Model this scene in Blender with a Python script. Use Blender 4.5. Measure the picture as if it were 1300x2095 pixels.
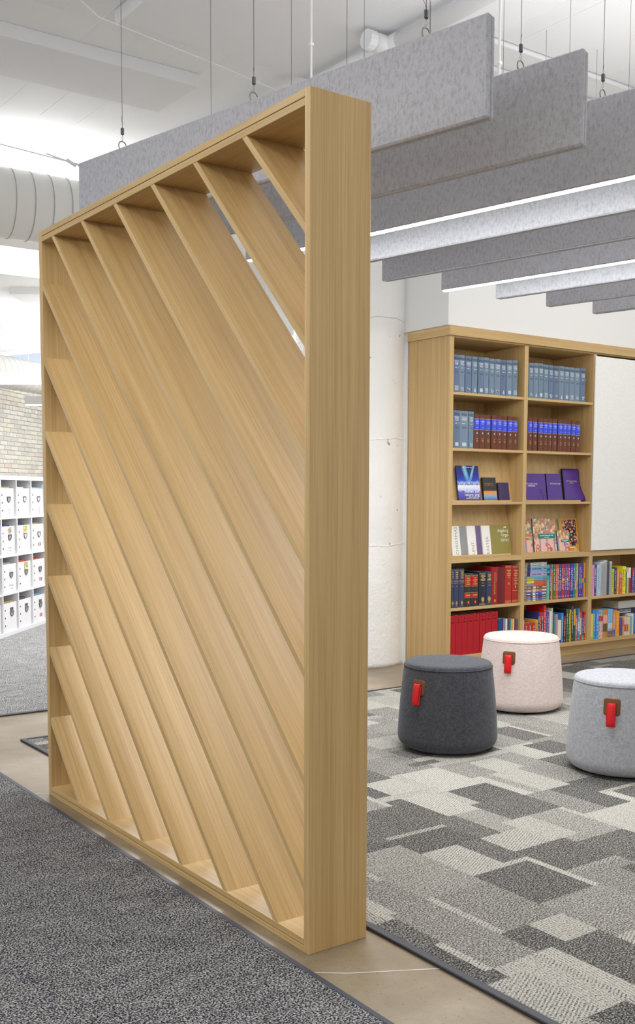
import bpy, bmesh, math, random
from mathutils import Vector, Matrix, noise as mnoise
for _o in list(bpy.data.objects):
    bpy.data.objects.remove(_o, do_unlink=True)
random.seed(7)
S = bpy.context.scene
COL = S.collection
PI = math.pi

# ------------------------------------------------------------------ camera
CAMZ = 1.32
yaw, pit, rol = 0.62477, 0.08227, 0.00222
FW = Vector((math.sin(yaw)*math.cos(pit), math.cos(yaw)*math.cos(pit), -math.sin(pit)))
R0 = Vector((math.cos(yaw), -math.sin(yaw), 0))
U0 = R0.cross(FW)
RV = math.cos(rol)*R0 + math.sin(rol)*U0
UV = -math.sin(rol)*R0 + math.cos(rol)*U0
cd = bpy.data.cameras.new('camera')
co = bpy.data.objects.new('camera', cd)
COL.objects.link(co)
cd.sensor_fit = 'VERTICAL'
cd.sensor_height = 24.0
cd.lens = 2136.46/2095*24.0
cd.shift_x = 0.00164
cd.shift_y = 0.0653
cd.clip_start = 0.05
cd.clip_end = 100
mw = Matrix((RV, UV, -FW)).transposed().to_4x4()
mw.translation = (0, 0, CAMZ)
co.matrix_world = mw
S.camera = co

# ------------------------------------------------------------------ world, large lights, exposure
w = bpy.data.worlds.new('world')
S.world = w
w.use_nodes = True
w.node_tree.nodes['Background'].inputs[0].default_value = (1.0, 0.982, 0.955, 1)
w.node_tree.nodes['Background'].inputs[1].default_value = 0.88
S.view_settings.view_transform = 'Standard'
S.view_settings.look = 'None'
S.view_settings.exposure = 0.0
S.view_settings.gamma = 1.0
S.view_settings.use_curve_mapping = False

def area(name, loc, sx, sy, power, rot=(0, 0, 0), colr=(1, 0.98, 0.95)):
    l = bpy.data.lights.new(name, 'AREA')
    l.shape = 'RECTANGLE'
    l.size, l.size_y = sx, sy
    l.energy = power
    l.color = colr
    o = bpy.data.objects.new(name, l)
    COL.objects.link(o)
    o.location = loc
    o.rotation_euler = rot
    return o
area('top_fill_entry', (0.15, 2.7, 3.15), 0.7, 3.6, 27, (0, 0, 0), (0.88, 0.94, 1.0))  # unseen area light, added to light the slats from above
area('side_fill_left', (-3.2, 5.2, 2.3), 3.0, 2.2, 36, (0, math.radians(-90), 0), (0.90, 0.93, 1.0))  # side fill added for the slat edges; no window is modelled here
area('top_fill_rear', (-1.2, -0.5, 3.9), 2.0, 3.0, 50, (0, 0, 0), (1.0, 0.97, 0.92))  # added fill behind the camera, lifts the near post of the screen
area('up_fill_entry', (0.6, 2.6, 3.2), 1.2, 3.0, 22, (PI, 0, 0), (1, 1, 1))  # no lamp hangs here; added to brighten the near ceiling
area('top_fill_lounge', (4.6, 2.2, 3.8), 3.0, 3.0, 40)  # top fill added above the baffles for the lounge
area('top_fill_lounge_far', (6.6, 3.9, 3.8), 3.0, 1.6, 42)  # out-of-view fill added for the back wall and pinboard
area('top_fill_storage', (4.71, 8.93, 3.6), 2.0, 2.0, 180, (0, 0, 0.9), (1, 1, 1))  # added fill, tucked out of sight behind the screen, brightens the storage area
area('brick_fill_storage', (7.0, 12.7, 3.2), 2.5, 1.6, 52, (math.radians(70), 0, math.radians(45)), (1, 1, 1))  # added light aimed at the brick wall, without a fixture
area('up_fill_storage_far', (6.6, 16.8, 3.1), 6.0, 5.0, 150, (PI, 0, -0.62), (1, 1, 1))  # upward fill added to brighten the far ceiling
area('uplight_storage_near', (2.2, 8.6, 3.42), 3.2, 0.4, 72, (PI, 0, 0), (1, 1, 1))
area('up_fill_lounge', (4.6, 3.3, 2.95), 2.6, 1.6, 20, (PI, 0, 0), (1, 1, 1))  # upward fill put in for the lounge ceiling, not a real fitting

# ------------------------------------------------------------------ materials
def lin(c):
    c = c/255.0
    return c/12.92 if c <= 0.04045 else ((c+0.055)/1.055)**2.4
def rgb(*c):
    return (lin(c[0]), lin(c[1]), lin(c[2]), 1.0)

def base_mat(name, rough=0.6, spec=0.3):
    m = bpy.data.materials.new(name)
    m.use_nodes = True
    b = m.node_tree.nodes['Principled BSDF']
    b.inputs['Roughness'].default_value = rough
    b.inputs['Specular IOR Level'].default_value = spec
    return m, m.node_tree, b
_mc = {}
def flat(c, rough=0.6, spec=0.3, metal=0.0):
    k = (tuple(c), rough, spec, metal)
    if k not in _mc:
        m, nt, b = base_mat('paint_%d_%d_%d' % tuple(c), rough, spec)
        b.inputs['Base Color'].default_value = rgb(*c)
        b.inputs['Metallic'].default_value = metal
        _mc[k] = m
    return _mc[k]
def N(nt, t, **kw):
    n = nt.nodes.new(t)
    for k, v in kw.items():
        if k.startswith('_'):
            setattr(n, k[1:], v)
        else:
            n.inputs[k.replace('__', ' ')].default_value = v
    return n
def ramp(nt, stops):
    n = nt.nodes.new('ShaderNodeValToRGB')
    cr = n.color_ramp
    while len(cr.elements) < len(stops):
        cr.elements.new(0.5)
    for e, (p, c) in zip(cr.elements, stops):
        e.position = p
        e.color = c
    return n
def mixc(nt, a, b, fac, mode='MIX'):
    n = nt.nodes.new('ShaderNodeMix')
    n.data_type = 'RGBA'
    n.blend_type = mode
    for sock, v in ((n.inputs[0], fac), (n.inputs[6], a), (n.inputs[7], b)):
        if hasattr(v, 'is_output'):
            nt.links.new(v, sock)
        else:
            sock.default_value = v
    return n.outputs[2]
def coords(nt, scale=(1, 1, 1), rand=False):
    tc = nt.nodes.new('ShaderNodeTexCoord')
    mp = nt.nodes.new('ShaderNodeMapping')
    mp.inputs['Scale'].default_value = scale
    if rand:
        oi = nt.nodes.new('ShaderNodeObjectInfo')
        mu = nt.nodes.new('ShaderNodeVectorMath')
        mu.operation = 'MULTIPLY_ADD'
        nt.links.new(oi.outputs['Random'], mu.inputs[0])
        mu.inputs[1].default_value = (7.0, 13.0, 19.0)
        nt.links.new(tc.outputs['Object'], mu.inputs[2])
        nt.links.new(mu.outputs[0], mp.inputs['Vector'])
    else:
        nt.links.new(tc.outputs['Object'], mp.inputs['Vector'])
    return mp.outputs[0]
def noise(nt, vec, scale, detail=3, rough=0.5):
    n = N(nt, 'ShaderNodeTexNoise', Scale=scale, Detail=detail, Roughness=rough)
    nt.links.new(vec, n.inputs['Vector'])
    return n.outputs[0]
def bump(nt, b, h, strength, dist=0.002):
    n = N(nt, 'ShaderNodeBump', Strength=strength, Distance=dist)
    nt.links.new(h, n.inputs['Height'])
    nt.links.new(n.outputs[0], b.inputs['Normal'])

def wood(name, axis, tint=1.0):
    m, nt, b = base_mat(name, 0.38, 0.5)
    def sc(along, across):
        return tuple(along if i == axis else across for i in range(3))
    v1 = coords(nt, sc(0.5, 32), True)
    v2 = coords(nt, sc(2.0, 170), True)
    v3 = coords(nt, sc(0.25, 5), True)
    n1 = noise(nt, v1, 1.0, 5, 0.6)
    n2 = noise(nt, v2, 1.0, 4, 0.65)
    n3 = noise(nt, v3, 1.0, 2, 0.5)
    A = tuple(x*tint for x in (0.67, 0.468, 0.218))
    B = tuple(x*tint for x in (0.54, 0.364, 0.150))
    r1 = ramp(nt, [(0.3, (*B, 1)), (0.7, (*A, 1))])
    nt.links.new(n1, r1.inputs[0])
    r2 = ramp(nt, [(0.33, (0.80, 0.75, 0.68, 1)), (0.55, (1, 1, 1, 1))])
    nt.links.new(n2, r2.inputs[0])
    c = mixc(nt, r1.outputs[0], r2.outputs[0], 0.8, 'MULTIPLY')
    r3 = ramp(nt, [(0.3, (0.92, 0.9, 0.88, 1)), (0.7, (1.04, 1.04, 1.05, 1))])
    nt.links.new(n3, r3.inputs[0])
    c = mixc(nt, c, r3.outputs[0], 1.0, 'MULTIPLY')
    nt.links.new(c, b.inputs['Base Color'])
    bump(nt, b, n2, 0.10, 0.001)
    return m
OAK = [wood('oak_veneer_x', 0), wood('oak_veneer_y', 1), wood('oak_veneer_z', 2)]

def felt_mat():
    m, nt, b = base_mat('grey_felt', 0.95, 0.05)
    v = coords(nt, (1, 1, 0.55), True)
    a = noise(nt, v, 85, 6, 0.75)
    c = noise(nt, v, 520, 2, 0.5)
    r = ramp(nt, [(0.33, rgb(163, 164, 170)), (0.5, rgb(188, 189, 195)), (0.68, rgb(198, 199, 204))])
    nt.links.new(a, r.inputs[0])
    r2 = ramp(nt, [(0.3, (0.84, 0.84, 0.85, 1)), (0.6, (1, 1, 1, 1))])
    nt.links.new(c, r2.inputs[0])
    nt.links.new(mixc(nt, r.outputs[0], r2.outputs[0], 0.7, 'MULTIPLY'), b.inputs['Base Color'])
    bump(nt, b, c, 0.25, 0.002)
    return m
FELT = felt_mat()

def paint_rough(name, col, bscale=30, bstr=0.2, pits=False, rough=0.7):
    m, nt, b = base_mat(name, rough, 0.25)
    v = coords(nt)
    a = noise(nt, v, bscale, 5, 0.6)
    if pits:
        p = noise(nt, v, 15, 6, 0.7)
        r = ramp(nt, [(0.30, (0.2, 0.2, 0.2, 1)), (0.325, (1, 1, 1, 1))])
        nt.links.new(p, r.inputs[0])
        l = noise(nt, v, 2.5, 3)
        r2 = ramp(nt, [(0.3, (0.93, 0.93, 0.93, 1)), (0.7, (1, 1, 1, 1))])
        nt.links.new(l, r2.inputs[0])
        c = mixc(nt, rgb(*col), r.outputs[0], 0.75, 'MULTIPLY')
        c = mixc(nt, c, r2.outputs[0], 1.0, 'MULTIPLY')
        nt.links.new(c, b.inputs['Base Color'])
        s = nt.nodes.new('ShaderNodeMath')
        s.operation = 'MULTIPLY_ADD'
        nt.links.new(r.outputs[0], s.inputs[0])
        s.inputs[1].default_value = 0.8
        nt.links.new(a, s.inputs[2])
        bump(nt, b, s.outputs[0], bstr, 0.01)
    else:
        b.inputs['Base Color'].default_value = rgb(*col)
        bump(nt, b, a, bstr, 0.006)
    return m
WALLW = paint_rough('white_wall_paint', (240, 240, 239), 200, 0.04)
CONCW = paint_rough('white_painted_concrete', (248, 248, 247), 30, 0.9, True)
CEILM = paint_rough('white_painted_ceiling', (243, 244, 245), 9, 0.25)
PANELM = paint_rough('white_acoustic_panel', (238, 239, 241), 90, 0.35)
DUCTM = flat((236, 236, 233), 0.45, 0.4)
WHITE = flat((240, 241, 243), 0.45, 0.4)
LAMIN = flat((238, 239, 243), 0.4, 0.4)
RUBBER = flat((46, 47, 54), 0.5, 0.4)
STEEL = flat((150, 150, 152), 0.35, 0.5, 0.9)
DARKSTEEL = flat((88, 90, 94), 0.4, 0.5, 0.6)
MORTAR = paint_rough('grey_mortar', (206, 205, 205), 60, 0.3)

def concrete_floor():
    m, nt, b = base_mat('polished_concrete', 0.32, 0.45)
    v = coords(nt)
    big = noise(nt, v, 2.2, 6, 0.6)
    r = ramp(nt, [(0.3, rgb(118, 103, 82)), (0.5, rgb(144, 128, 104)), (0.72, rgb(170, 158, 138))])
    nt.links.new(big, r.inputs[0])
    sp = noise(nt, v, 75, 4, 0.7)
    r2 = ramp(nt, [(0.33, (0.42, 0.38, 0.35, 1)), (0.40, (1, 1, 1, 1)), (0.66, (1, 1, 1, 1)), (0.72, (1.25, 1.25, 1.25, 1))])
    nt.links.new(sp, r2.inputs[0])
    fine = noise(nt, v, 420, 2, 0.5)
    r3 = ramp(nt, [(0.3, (0.82, 0.81, 0.8, 1)), (0.7, (1.06, 1.06, 1.05, 1))])
    nt.links.new(fine, r3.inputs[0])
    c = mixc(nt, r.outputs[0], r2.outputs[0], 0.8, 'MULTIPLY')
    c = mixc(nt, c, r3.outputs[0], 1.0, 'MULTIPLY')
    nt.links.new(c, b.inputs['Base Color'])
    bump(nt, b, sp, 0.05, 0.001)
    return m
CONCF = concrete_floor()

def carpet_plain(name='speckled_loop_carpet', k=1.0):
    m, nt, b = base_mat(name, 1.0, 0.0)
    v = coords(nt, (1, 1, 1))
    n1a = noise(nt, v, 185, 2, 0.6)
    n1b = N(nt, 'ShaderNodeMath', _operation='MULTIPLY_ADD'); nt.links.new(n1a, n1b.inputs[0]); n1b.inputs[1].default_value = 1.3; n1b.inputs[2].default_value = -0.12
    n1 = n1b.outputs[0]
    vs = coords(nt, (2.5, 6, 1))
    st = noise(nt, vs, 3.0, 4, 0.6)
    ad = nt.nodes.new('ShaderNodeMath')
    ad.operation = 'MULTIPLY_ADD'
    nt.links.new(st, ad.inputs[0])
    ad.inputs[1].default_value = 0.16
    nt.links.new(n1, ad.inputs[2])
    r = ramp(nt, [(0.45, rgb(24, 25, 32)), (0.56, rgb(72, 73, 80)), (0.65, rgb(120, 119, 120)), (0.77, rgb(176, 173, 166))])
    nt.links.new(ad.outputs[0], r.inputs[0])
    for e_ in r.color_ramp.elements:
        e_.color = tuple(min(1.0, q*k) for q in e_.color[:3])+(1,)
    nt.links.new(r.outputs[0], b.inputs['Base Color'])
    bump(nt, b, n1, 0.6, 0.004)
    return m
CARP = carpet_plain("speckled_loop_carpet", 1.18)
CARP2 = carpet_plain('pale_speckled_carpet', 1.75)

def carpet_patch():
    m, nt, b = base_mat('patchwork_loop_carpet', 1.0, 0.0)
    at = nt.nodes.new('ShaderNodeAttribute')
    at.attribute_name = 'patch'
    sep = nt.nodes.new('ShaderNodeSeparateColor')
    nt.links.new(at.outputs['Color'], sep.inputs[0])
    tone, wv, rnd = sep.outputs
    v = coords(nt)
    n0 = noise(nt, v, 185, 2, 0.6)
    n1m = N(nt, 'ShaderNodeMath', _operation='MULTIPLY_ADD'); nt.links.new(n0, n1m.inputs[0]); n1m.inputs[1].default_value = 1.25; n1m.inputs[2].default_value = -0.125
    n1 = n1m.outputs[0]
    # rows of tufts running diagonally on the light patches
    tc = nt.nodes.new('ShaderNodeTexCoord')
    def wave(rot):
        mp = nt.nodes.new('ShaderNodeMapping')
        mp.inputs['Rotation'].default_value = (0, 0, rot)
        nt.links.new(tc.outputs['Object'], mp.inputs['Vector'])
        wn = N(nt, 'ShaderNodeTexWave', Scale=29.0, Distortion=3.4, Detail=3.0)
        wn.inputs['Detail Scale'].default_value = 14.0
        nt.links.new(mp.outputs[0], wn.inputs['Vector'])
        return wn.outputs['Fac']
    wv1, wv2 = wave(math.radians(62)), wave(math.radians(8))
    gt = N(nt, 'ShaderNodeMath', _operation='GREATER_THAN')
    nt.links.new(rnd, gt.inputs[0]); gt.inputs[1].default_value = 0.5
    mw_ = nt.nodes.new('ShaderNodeMix')
    nt.links.new(gt.outputs[0], mw_.inputs[0]); nt.links.new(wv1, mw_.inputs[2]); nt.links.new(wv2, mw_.inputs[3])
    # value = noise + (wave-0.5)*weave*k + tone shift
    k = N(nt, 'ShaderNodeMath', _operation='SUBTRACT'); nt.links.new(mw_.outputs[0], k.inputs[0]); k.inputs[1].default_value = 0.45
    k2 = N(nt, 'ShaderNodeMath', _operation='MULTIPLY'); nt.links.new(k.outputs[0], k2.inputs[0]); nt.links.new(wv, k2.inputs[1])
    k3 = N(nt, 'ShaderNodeMath', _operation='MULTIPLY_ADD'); nt.links.new(k2.outputs[0], k3.inputs[0]); k3.inputs[1].default_value = 0.30; nt.links.new(n1, k3.inputs[2])
    k4 = N(nt, 'ShaderNodeMath', _operation='MULTIPLY_ADD'); nt.links.new(tone, k4.inputs[0]); k4.inputs[1].default_value = 0.34; nt.links.new(k3.outputs[0], k4.inputs[2])
    r = ramp(nt, [(0.40, rgb(40, 39, 40)), (0.52, rgb(86, 84, 83)), (0.62, rgb(120, 118, 114)), (0.76, rgb(166, 164, 157)), (0.92, rgb(190, 187, 178))])
    nt.links.new(k4.outputs[0], r.inputs[0])
    nt.links.new(r.outputs[0], b.inputs['Base Color'])
    bump(nt, b, n1, 0.6, 0.004)
    return m
CARPP = carpet_patch()

def fabric(name, dark, light, sc=500, lines=False):
    m, nt, b = base_mat(name, 0.95, 0.08)
    v = coords(nt, (1, 1, 1.0))
    n1 = noise(nt, v, sc, 2, 0.6)
    n2 = noise(nt, v, 60, 4, 0.6)
    ad = N(nt, 'ShaderNodeMath', _operation='MULTIPLY_ADD')
    nt.links.new(n2, ad.inputs[0]); ad.inputs[1].default_value = 0.4; nt.links.new(n1, ad.inputs[2])
    h = ad.outputs[0]
    if lines:
        vv = coords(nt, (46, 46, 300))
        n3 = noise(nt, vv, 1.0, 2, 0.5)
        a2 = N(nt, 'ShaderNodeMath', _operation='MULTIPLY_ADD')
        nt.links.new(n3, a2.inputs[0]); a2.inputs[1].default_value = 0.9; nt.links.new(h, a2.inputs[2])
        h = a2.outputs[0]
    lo, hi = (0.5, 0.9) if not lines else (0.95, 1.3)
    r = ramp(nt, [(lo, rgb(*dark)), (hi if hi <= 1 else 1.0, rgb(*light))])
    if lines:
        mm = N(nt, 'ShaderNodeMath', _operation='MULTIPLY'); nt.links.new(h, mm.inputs[0]); mm.inputs[1].default_value = 0.6
        r.color_ramp.elements[0].position = 0.55
        r.color_ramp.elements[1].position = 0.78
        nt.links.new(mm.outputs[0], r.inputs[0])
    else:
        nt.links.new(h, r.inputs[0])
    nt.links.new(r.outputs[0], b.inputs['Base Color'])
    bump(nt, b, h, 0.3, 0.002)
    b.inputs['Sheen Weight'].default_value = 0.15
    return m

def emit(name, col, strength):
    m = bpy.data.materials.new(name)
    m.use_nodes = True
    nt = m.node_tree
    for n in list(nt.nodes):
        nt.nodes.remove(n)
    e = nt.nodes.new('ShaderNodeEmission')
    e.inputs[0].default_value = (*col, 1)
    e.inputs[1].default_value = strength
    o = nt.nodes.new('ShaderNodeOutputMaterial')
    nt.links.new(e.outputs[0], o.inputs[0])
    return m
LED = emit('led_diffuser', (0.985, 1.0, 1.0), 198.0)
LED2 = emit('led_diffuser_storage', (1.0, 1.0, 1.0), 9.0)

# ------------------------------------------------------------------ geometry helpers
def link(name, me, mat=None, parent=None, loc=(0, 0, 0), rot=(0, 0, 0)):
    o = bpy.data.objects.new(name, me)
    COL.objects.link(o)
    if mat is not None and me is not None:
        if not me.materials:
            me.materials.append(mat)
        elif me.materials[0] != mat:
            o.material_slots[0].link = 'OBJECT'
            o.material_slots[0].material = mat
    o.location = loc
    o.rotation_euler = rot
    if parent is not None:
        o.parent = parent
    return o
def mesh(name, verts, faces, smooth=False):
    me = bpy.data.meshes.new(name)
    me.from_pydata([tuple(v) for v in verts], [], faces)
    me.update()
    if smooth:
        for p in me.polygons:
            p.use_smooth = True
    return me
BF = [(0, 3, 2, 1), (4, 5, 6, 7), (0, 1, 5, 4), (1, 2, 6, 5), (2, 3, 7, 6), (3, 0, 4, 7)]
def boxv(x0, x1, y0, y1, z0, z1):
    return [(x0, y0, z0), (x1, y0, z0), (x1, y1, z0), (x0, y1, z0), (x0, y0, z1), (x1, y0, z1), (x1, y1, z1), (x0, y1, z1)]
def bevel_me(me, wdt, seg=1, angle=0.6):
    bm = bmesh.new()
    bm.from_mesh(me)
    es = [e for e in bm.edges if len(e.link_faces) == 2 and e.calc_face_angle(0) > angle]
    bmesh.ops.bevel(bm, geom=es, offset=wdt, segments=seg, affect='EDGES', profile=0.5)
    bm.to_mesh(me)
    bm.free()
    return me
def box(name, x0, x1, y0, y1, z0, z1, mat, parent=None, loc=(0, 0, 0), rot=(0, 0, 0), bev=0.0):
    me = mesh(name, boxv(x0, x1, y0, y1, z0, z1), BF)
    if bev:
        bevel_me(me, bev)
    return link(name, me, mat, parent, loc, rot)
class MB:
    def __init__(s):
        s.v, s.f = [], []
    def add(s, vs, fs):
        k = len(s.v)
        s.v += [tuple(v) for v in vs]
        s.f += [tuple(i+k for i in f) for f in fs]
        return s
    def box(s, *a):
        return s.add(boxv(*a), BF)
    def rect(s, x, z, wd, h, y=0.0, th=0.0004):           # thin printed plate facing -Y
        return s.box(x-wd/2, x+wd/2, y-th, y, z-h/2, z+h/2)
    def tube(s, pts, r, n=6, cap=True):
        pts = [Vector(p) for p in pts]
        k = len(s.v)
        for i, p in enumerate(pts):
            t = (pts[min(i+1, len(pts)-1)]-pts[max(i-1, 0)]).normalized()
            a = t.cross(Vector((0.31, 0.2, 0.93)))
            if a.length < 1e-3:
                a = t.cross(Vector((1, 0, 0)))
            a.normalize()
            b = t.cross(a)
            for j in range(n):
                q = 2*PI*j/n
                s.v.append(tuple(p+r*(math.cos(q)*a+math.sin(q)*b)))
        for i in range(len(pts)-1):
            for j in range(n):
                s.f.append((k+i*n+j, k+i*n+(j+1) % n, k+(i+1)*n+(j+1) % n, k+(i+1)*n+j))
        if cap:
            s.f.append(tuple(k+j for j in reversed(range(n))))
            s.f.append(tuple(k+(len(pts)-1)*n+j for j in range(n)))
        return s
    def lathe(s, prof, n=24, axis='Z'):
        k = len(s.v)
        for (r, z) in prof:
            for j in range(n):
                q = 2*PI*j/n
                s.v.append((r*math.cos(q), r*math.sin(q), z))
        m = len(prof)
        for i in range(m-1):
            for j in range(n):
                s.f.append((k+i*n+j, k+i*n+(j+1) % n, k+(i+1)*n+(j+1) % n, k+(i+1)*n+j))
        if prof[0][0] > 1e-5:
            s.f.append(tuple(k+j for j in reversed(range(n))))
        if prof[-1][0] > 1e-5:
            s.f.append(tuple(k+(m-1)*n+j for j in range(n)))
        return s
    def me(s, name, smooth=False):
        return mesh(name, s.v, s.f, smooth)
    def obj(s, name, mat, parent=None, loc=(0, 0, 0), rot=(0, 0, 0), smooth=False):
        return link(name, s.me(name, smooth), mat, parent, loc, rot)
def thing(name, label, cat, loc=(0, 0, 0), rot=(0, 0, 0), group=None):
    o = link(name, None, None, None, loc, rot)
    o.empty_display_size = 0.05
    o['label'] = label
    o['category'] = cat
    if group:
        o['group'] = group
    return o
def tag(o, label, cat, group=None):
    o['label'] = label
    o['category'] = cat
    if group:
        o['group'] = group
    return o
def struct(o):
    o['kind'] = 'structure'
    return o
ORD = ['first', 'second', 'third', 'fourth', 'fifth', 'sixth', 'seventh', 'eighth', 'ninth', 'tenth', 'eleventh', 'twelfth',
       'thirteenth', 'fourteenth', 'fifteenth', 'sixteenth', 'seventeenth', 'eighteenth', 'nineteenth', 'twentieth',
       'twenty-first', 'twenty-second', 'twenty-third', 'twenty-fourth', 'twenty-fifth', 'twenty-sixth', 'twenty-seventh',
       'twenty-eighth', 'twenty-ninth', 'thirtieth', 'thirty-first', 'thirty-second']
_tx = {}
def text_geo(s, size=1.0, align='CENTER', squeeze=1.0):
    """verts (x,z) and faces of a line of lettering, lying in the XZ plane, facing -Y"""
    key = (s, align)
    if key not in _tx:
        c = bpy.data.curves.new('lettering', 'FONT')
        c.body = s
        c.size = 1.0
        c.align_x = align
        c.align_y = 'CENTER'
        c.resolution_u = 2
        c.space_line = 0.95
        o = bpy.data.objects.new('lettering', c)
        COL.objects.link(o)
        bpy.context.view_layer.update()
        me = bpy.data.meshes.new_from_object(o.evaluated_get(bpy.context.evaluated_depsgraph_get()))
        vs = [(v.co.x, v.co.y) for v in me.vertices]
        fs = [tuple(p.vertices) for p in me.polygons]
        bpy.data.objects.remove(o)
        bpy.data.curves.remove(c)
        bpy.data.meshes.remove(me)
        _tx[key] = (vs, fs)
    vs, fs = _tx[key]
    return [(x*size*squeeze, z*size) for x, z in vs], fs
def add_text(mb, s, size, x, z, y, vertical=False, align='CENTER', squeeze=1.0):
    vs, fs = text_geo(s, size, align, squeeze)
    if vertical == 'down':                      # reads from top to bottom
        vs = [(zz, -xx) for xx, zz in vs]
    elif vertical == 'up':
        vs = [(-zz, xx) for xx, zz in vs]
    mb.add([(x+a, y, z+b) for a, b in vs], fs)

# ================================================================== STRUCTURE
FZ = 0.0
struct(box('floor', -6, 11, -5, 26, -0.2, 0, CONCF))
CZ = 4.0
struct(box('ceiling', -6, 11, -5, 26, CZ, CZ+0.2, CEILM))
# bulkhead over the bookcase and the wall behind it
BX, BY, BYB = 5.225, 5.62, 6.07
mb = MB().box(BX, 11, BY+0.005, 6.6, 2.525, CZ).box(5.24, 11, BYB+0.015, 6.6, 0, 2.53)
struct(mb.obj('wall_back', WALLW))
# far end wall, seen above the brick
FWH = Vector((math.sin(yaw), math.cos(yaw), 0))
def fp(lat, z, h=0.0):                          # a floor-plan point: lat metres right, z metres ahead
    p = FWH*z + R0*lat
    return Vector((p.x, p.y, h))
p = fp(-1.0, 20.5)
struct(box('wall_far', -7, 3, 0, 0.2, 0, CZ, flat((206, 218, 230), 0.6, 0.2), None, p, (0, 0, -yaw)))

# ---- patterned carpet and plain carpets
XC, XD = 1.618, 1.947
def slab(name, pts, h, mat, parent=None):
    n = len(pts)
    vs = [(x, y, 0.0005) for x, y in pts]+[(x, y, h) for x, y in pts]
    fs = [tuple(range(n, 2*n)), tuple(reversed(range(n)))]+[(i, (i+1) % n, n+(i+1) % n, n+i) for i in range(n)]
    return link(name, mesh(name, vs, fs), mat, parent)
c1 = thing('carpet', 'dark grey speckled carpet in the left foreground, along the slatted screen', 'carpet', (0, 0, 0))
slab('pile', [(-5.9, -4.5), (XC-0.016, -4.5), (XC-0.016, 9), (-5.9, 9)], 0.006, CARP, c1)
box('edge_trim', XC-0.016, XC, -4.5, 9, 0.0005, 0.0075, flat((74, 76, 88), 0.5), c1)
c2 = thing('carpet', 'pale grey speckled carpet in front of the white cube shelving', 'carpet', (0, 0, 0))
slab('pile', [(XC+0.01, 6.035), (4.45, 6.035), (4.45, 13.4), (XC+0.01, 10.6)], 0.006, CARP2, c2)
box('edge_trim', XC+0.01, 4.45, 6.0, 6.035, 0.0005, 0.008, RUBBER, c2)
c3 = thing('carpet', 'grey and cream patchwork carpet under the three round stools', 'carpet', (0, 0, 0))
# patch print: overlapping rectangles stored per small cell
G = 0.030
gx0, gy0, gx1, gy1 = XD, -1.5, 8.6, 5.34
nx, ny = int((gx1-gx0)/G), int((gy1-gy0)/G)
cell = [[(0.30, 0.0, 0.0)]*ny for _ in range(nx)]
rp = random.Random(21)
def patch_tone():
    q = rp.random()
    if q < 0.40:
        return (rp.uniform(0.10, 0.22), 0.12, rp.random())
    if q < 0.76:
        return (rp.uniform(0.38, 0.56), 0.15, rp.random())
    return (rp.uniform(0.66, 0.9), rp.choice((0.5, 0.8)), rp.random())
def paint(a0, a1, b0, b1, t_):
    for a in range(max(a0, 0), min(a1, nx)):
        for b_ in range(max(b0, 0), min(b1, ny)):
            cell[a][b_] = t_
a0 = -4
while a0 < nx:                                   # bands across, cut into lengths
    a1 = a0+rp.choice((6, 7, 8, 9, 10))
    b0 = -rp.randint(0, 9)
    while b0 < ny:
        b1 = b0+rp.choice((5, 6, 7, 8, 8, 9, 10, 11))
        t_ = patch_tone()
        paint(a0, a1, b0, b1, t_)
        q = rp.random()
        if q < 0.30:                             # half-width patch beside it
            h_ = (a1-a0)//2+rp.randint(-1, 1)
            paint(a0, a0+h_, b0, b1, patch_tone())
        elif q < 0.45:                           # patch stepping over into the next band
            paint(a0-rp.randint(1, 4), a0+rp.randint(2, 4), b0+rp.randint(0, 2), b1-rp.randint(0, 2), patch_tone())
        if rp.random() < 0.34:                   # thin pale strip along one edge
            e_ = rp.choice((a0, a1-1))
            paint(e_, e_+rp.choice((1, 1, 2)), b0, b1, (rp.uniform(0.72, 0.95), 0.9, rp.random()))
        elif rp.random() < 0.2:
            paint(a0, a1, b0, b0+rp.choice((1, 2)), (rp.uniform(0.4, 0.9), 0.7, rp.random()))
        b0 = b1
    a0 = a1
vs, fs = [], []
for a in range(nx+1):
    for b_ in range(ny+1):
        vs.append((gx0+a*G, gy0+b_*G, 0.006))
for a in range(nx):
    for b_ in range(ny):
        k = a*(ny+1)+b_
        fs.append((k, k+ny+1, k+ny+2, k+1))
me = mesh('pile', vs, fs)
at = me.color_attributes.new('patch', 'FLOAT_COLOR', 'CORNER')
buf = []
for a in range(nx):
    for b_ in range(ny):
        t_ = cell[a][b_]
        for _ in range(4):
            buf += [t_[0], t_[1], t_[2], 1.0]
at.data.foreach_set('color', buf)
link('pile', me, CARPP, c3)
slab('backing', [(gx0, gy0), (gx0+nx*G, gy0), (gx0+nx*G, gy0+ny*G), (gx0, gy0+ny*G)], 0.0045, RUBBER, c3)
def trim_bar(name, x0, x1, y0, y1, parent):
    v = boxv(x0, x1, y0, y1, 0.0005, 0.011)
    link(name, bevel_me(mesh(name, v, BF), 0.004, 2), RUBBER, parent)
trim_bar('edge_trim', XD-0.024, XD+0.004, -1.5, gy0+ny*G+0.006, c3)
trim_bar('edge_trim', XD-0.024, gx0+nx*G, gy0+ny*G, gy0+ny*G+0.018, c3)
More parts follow.
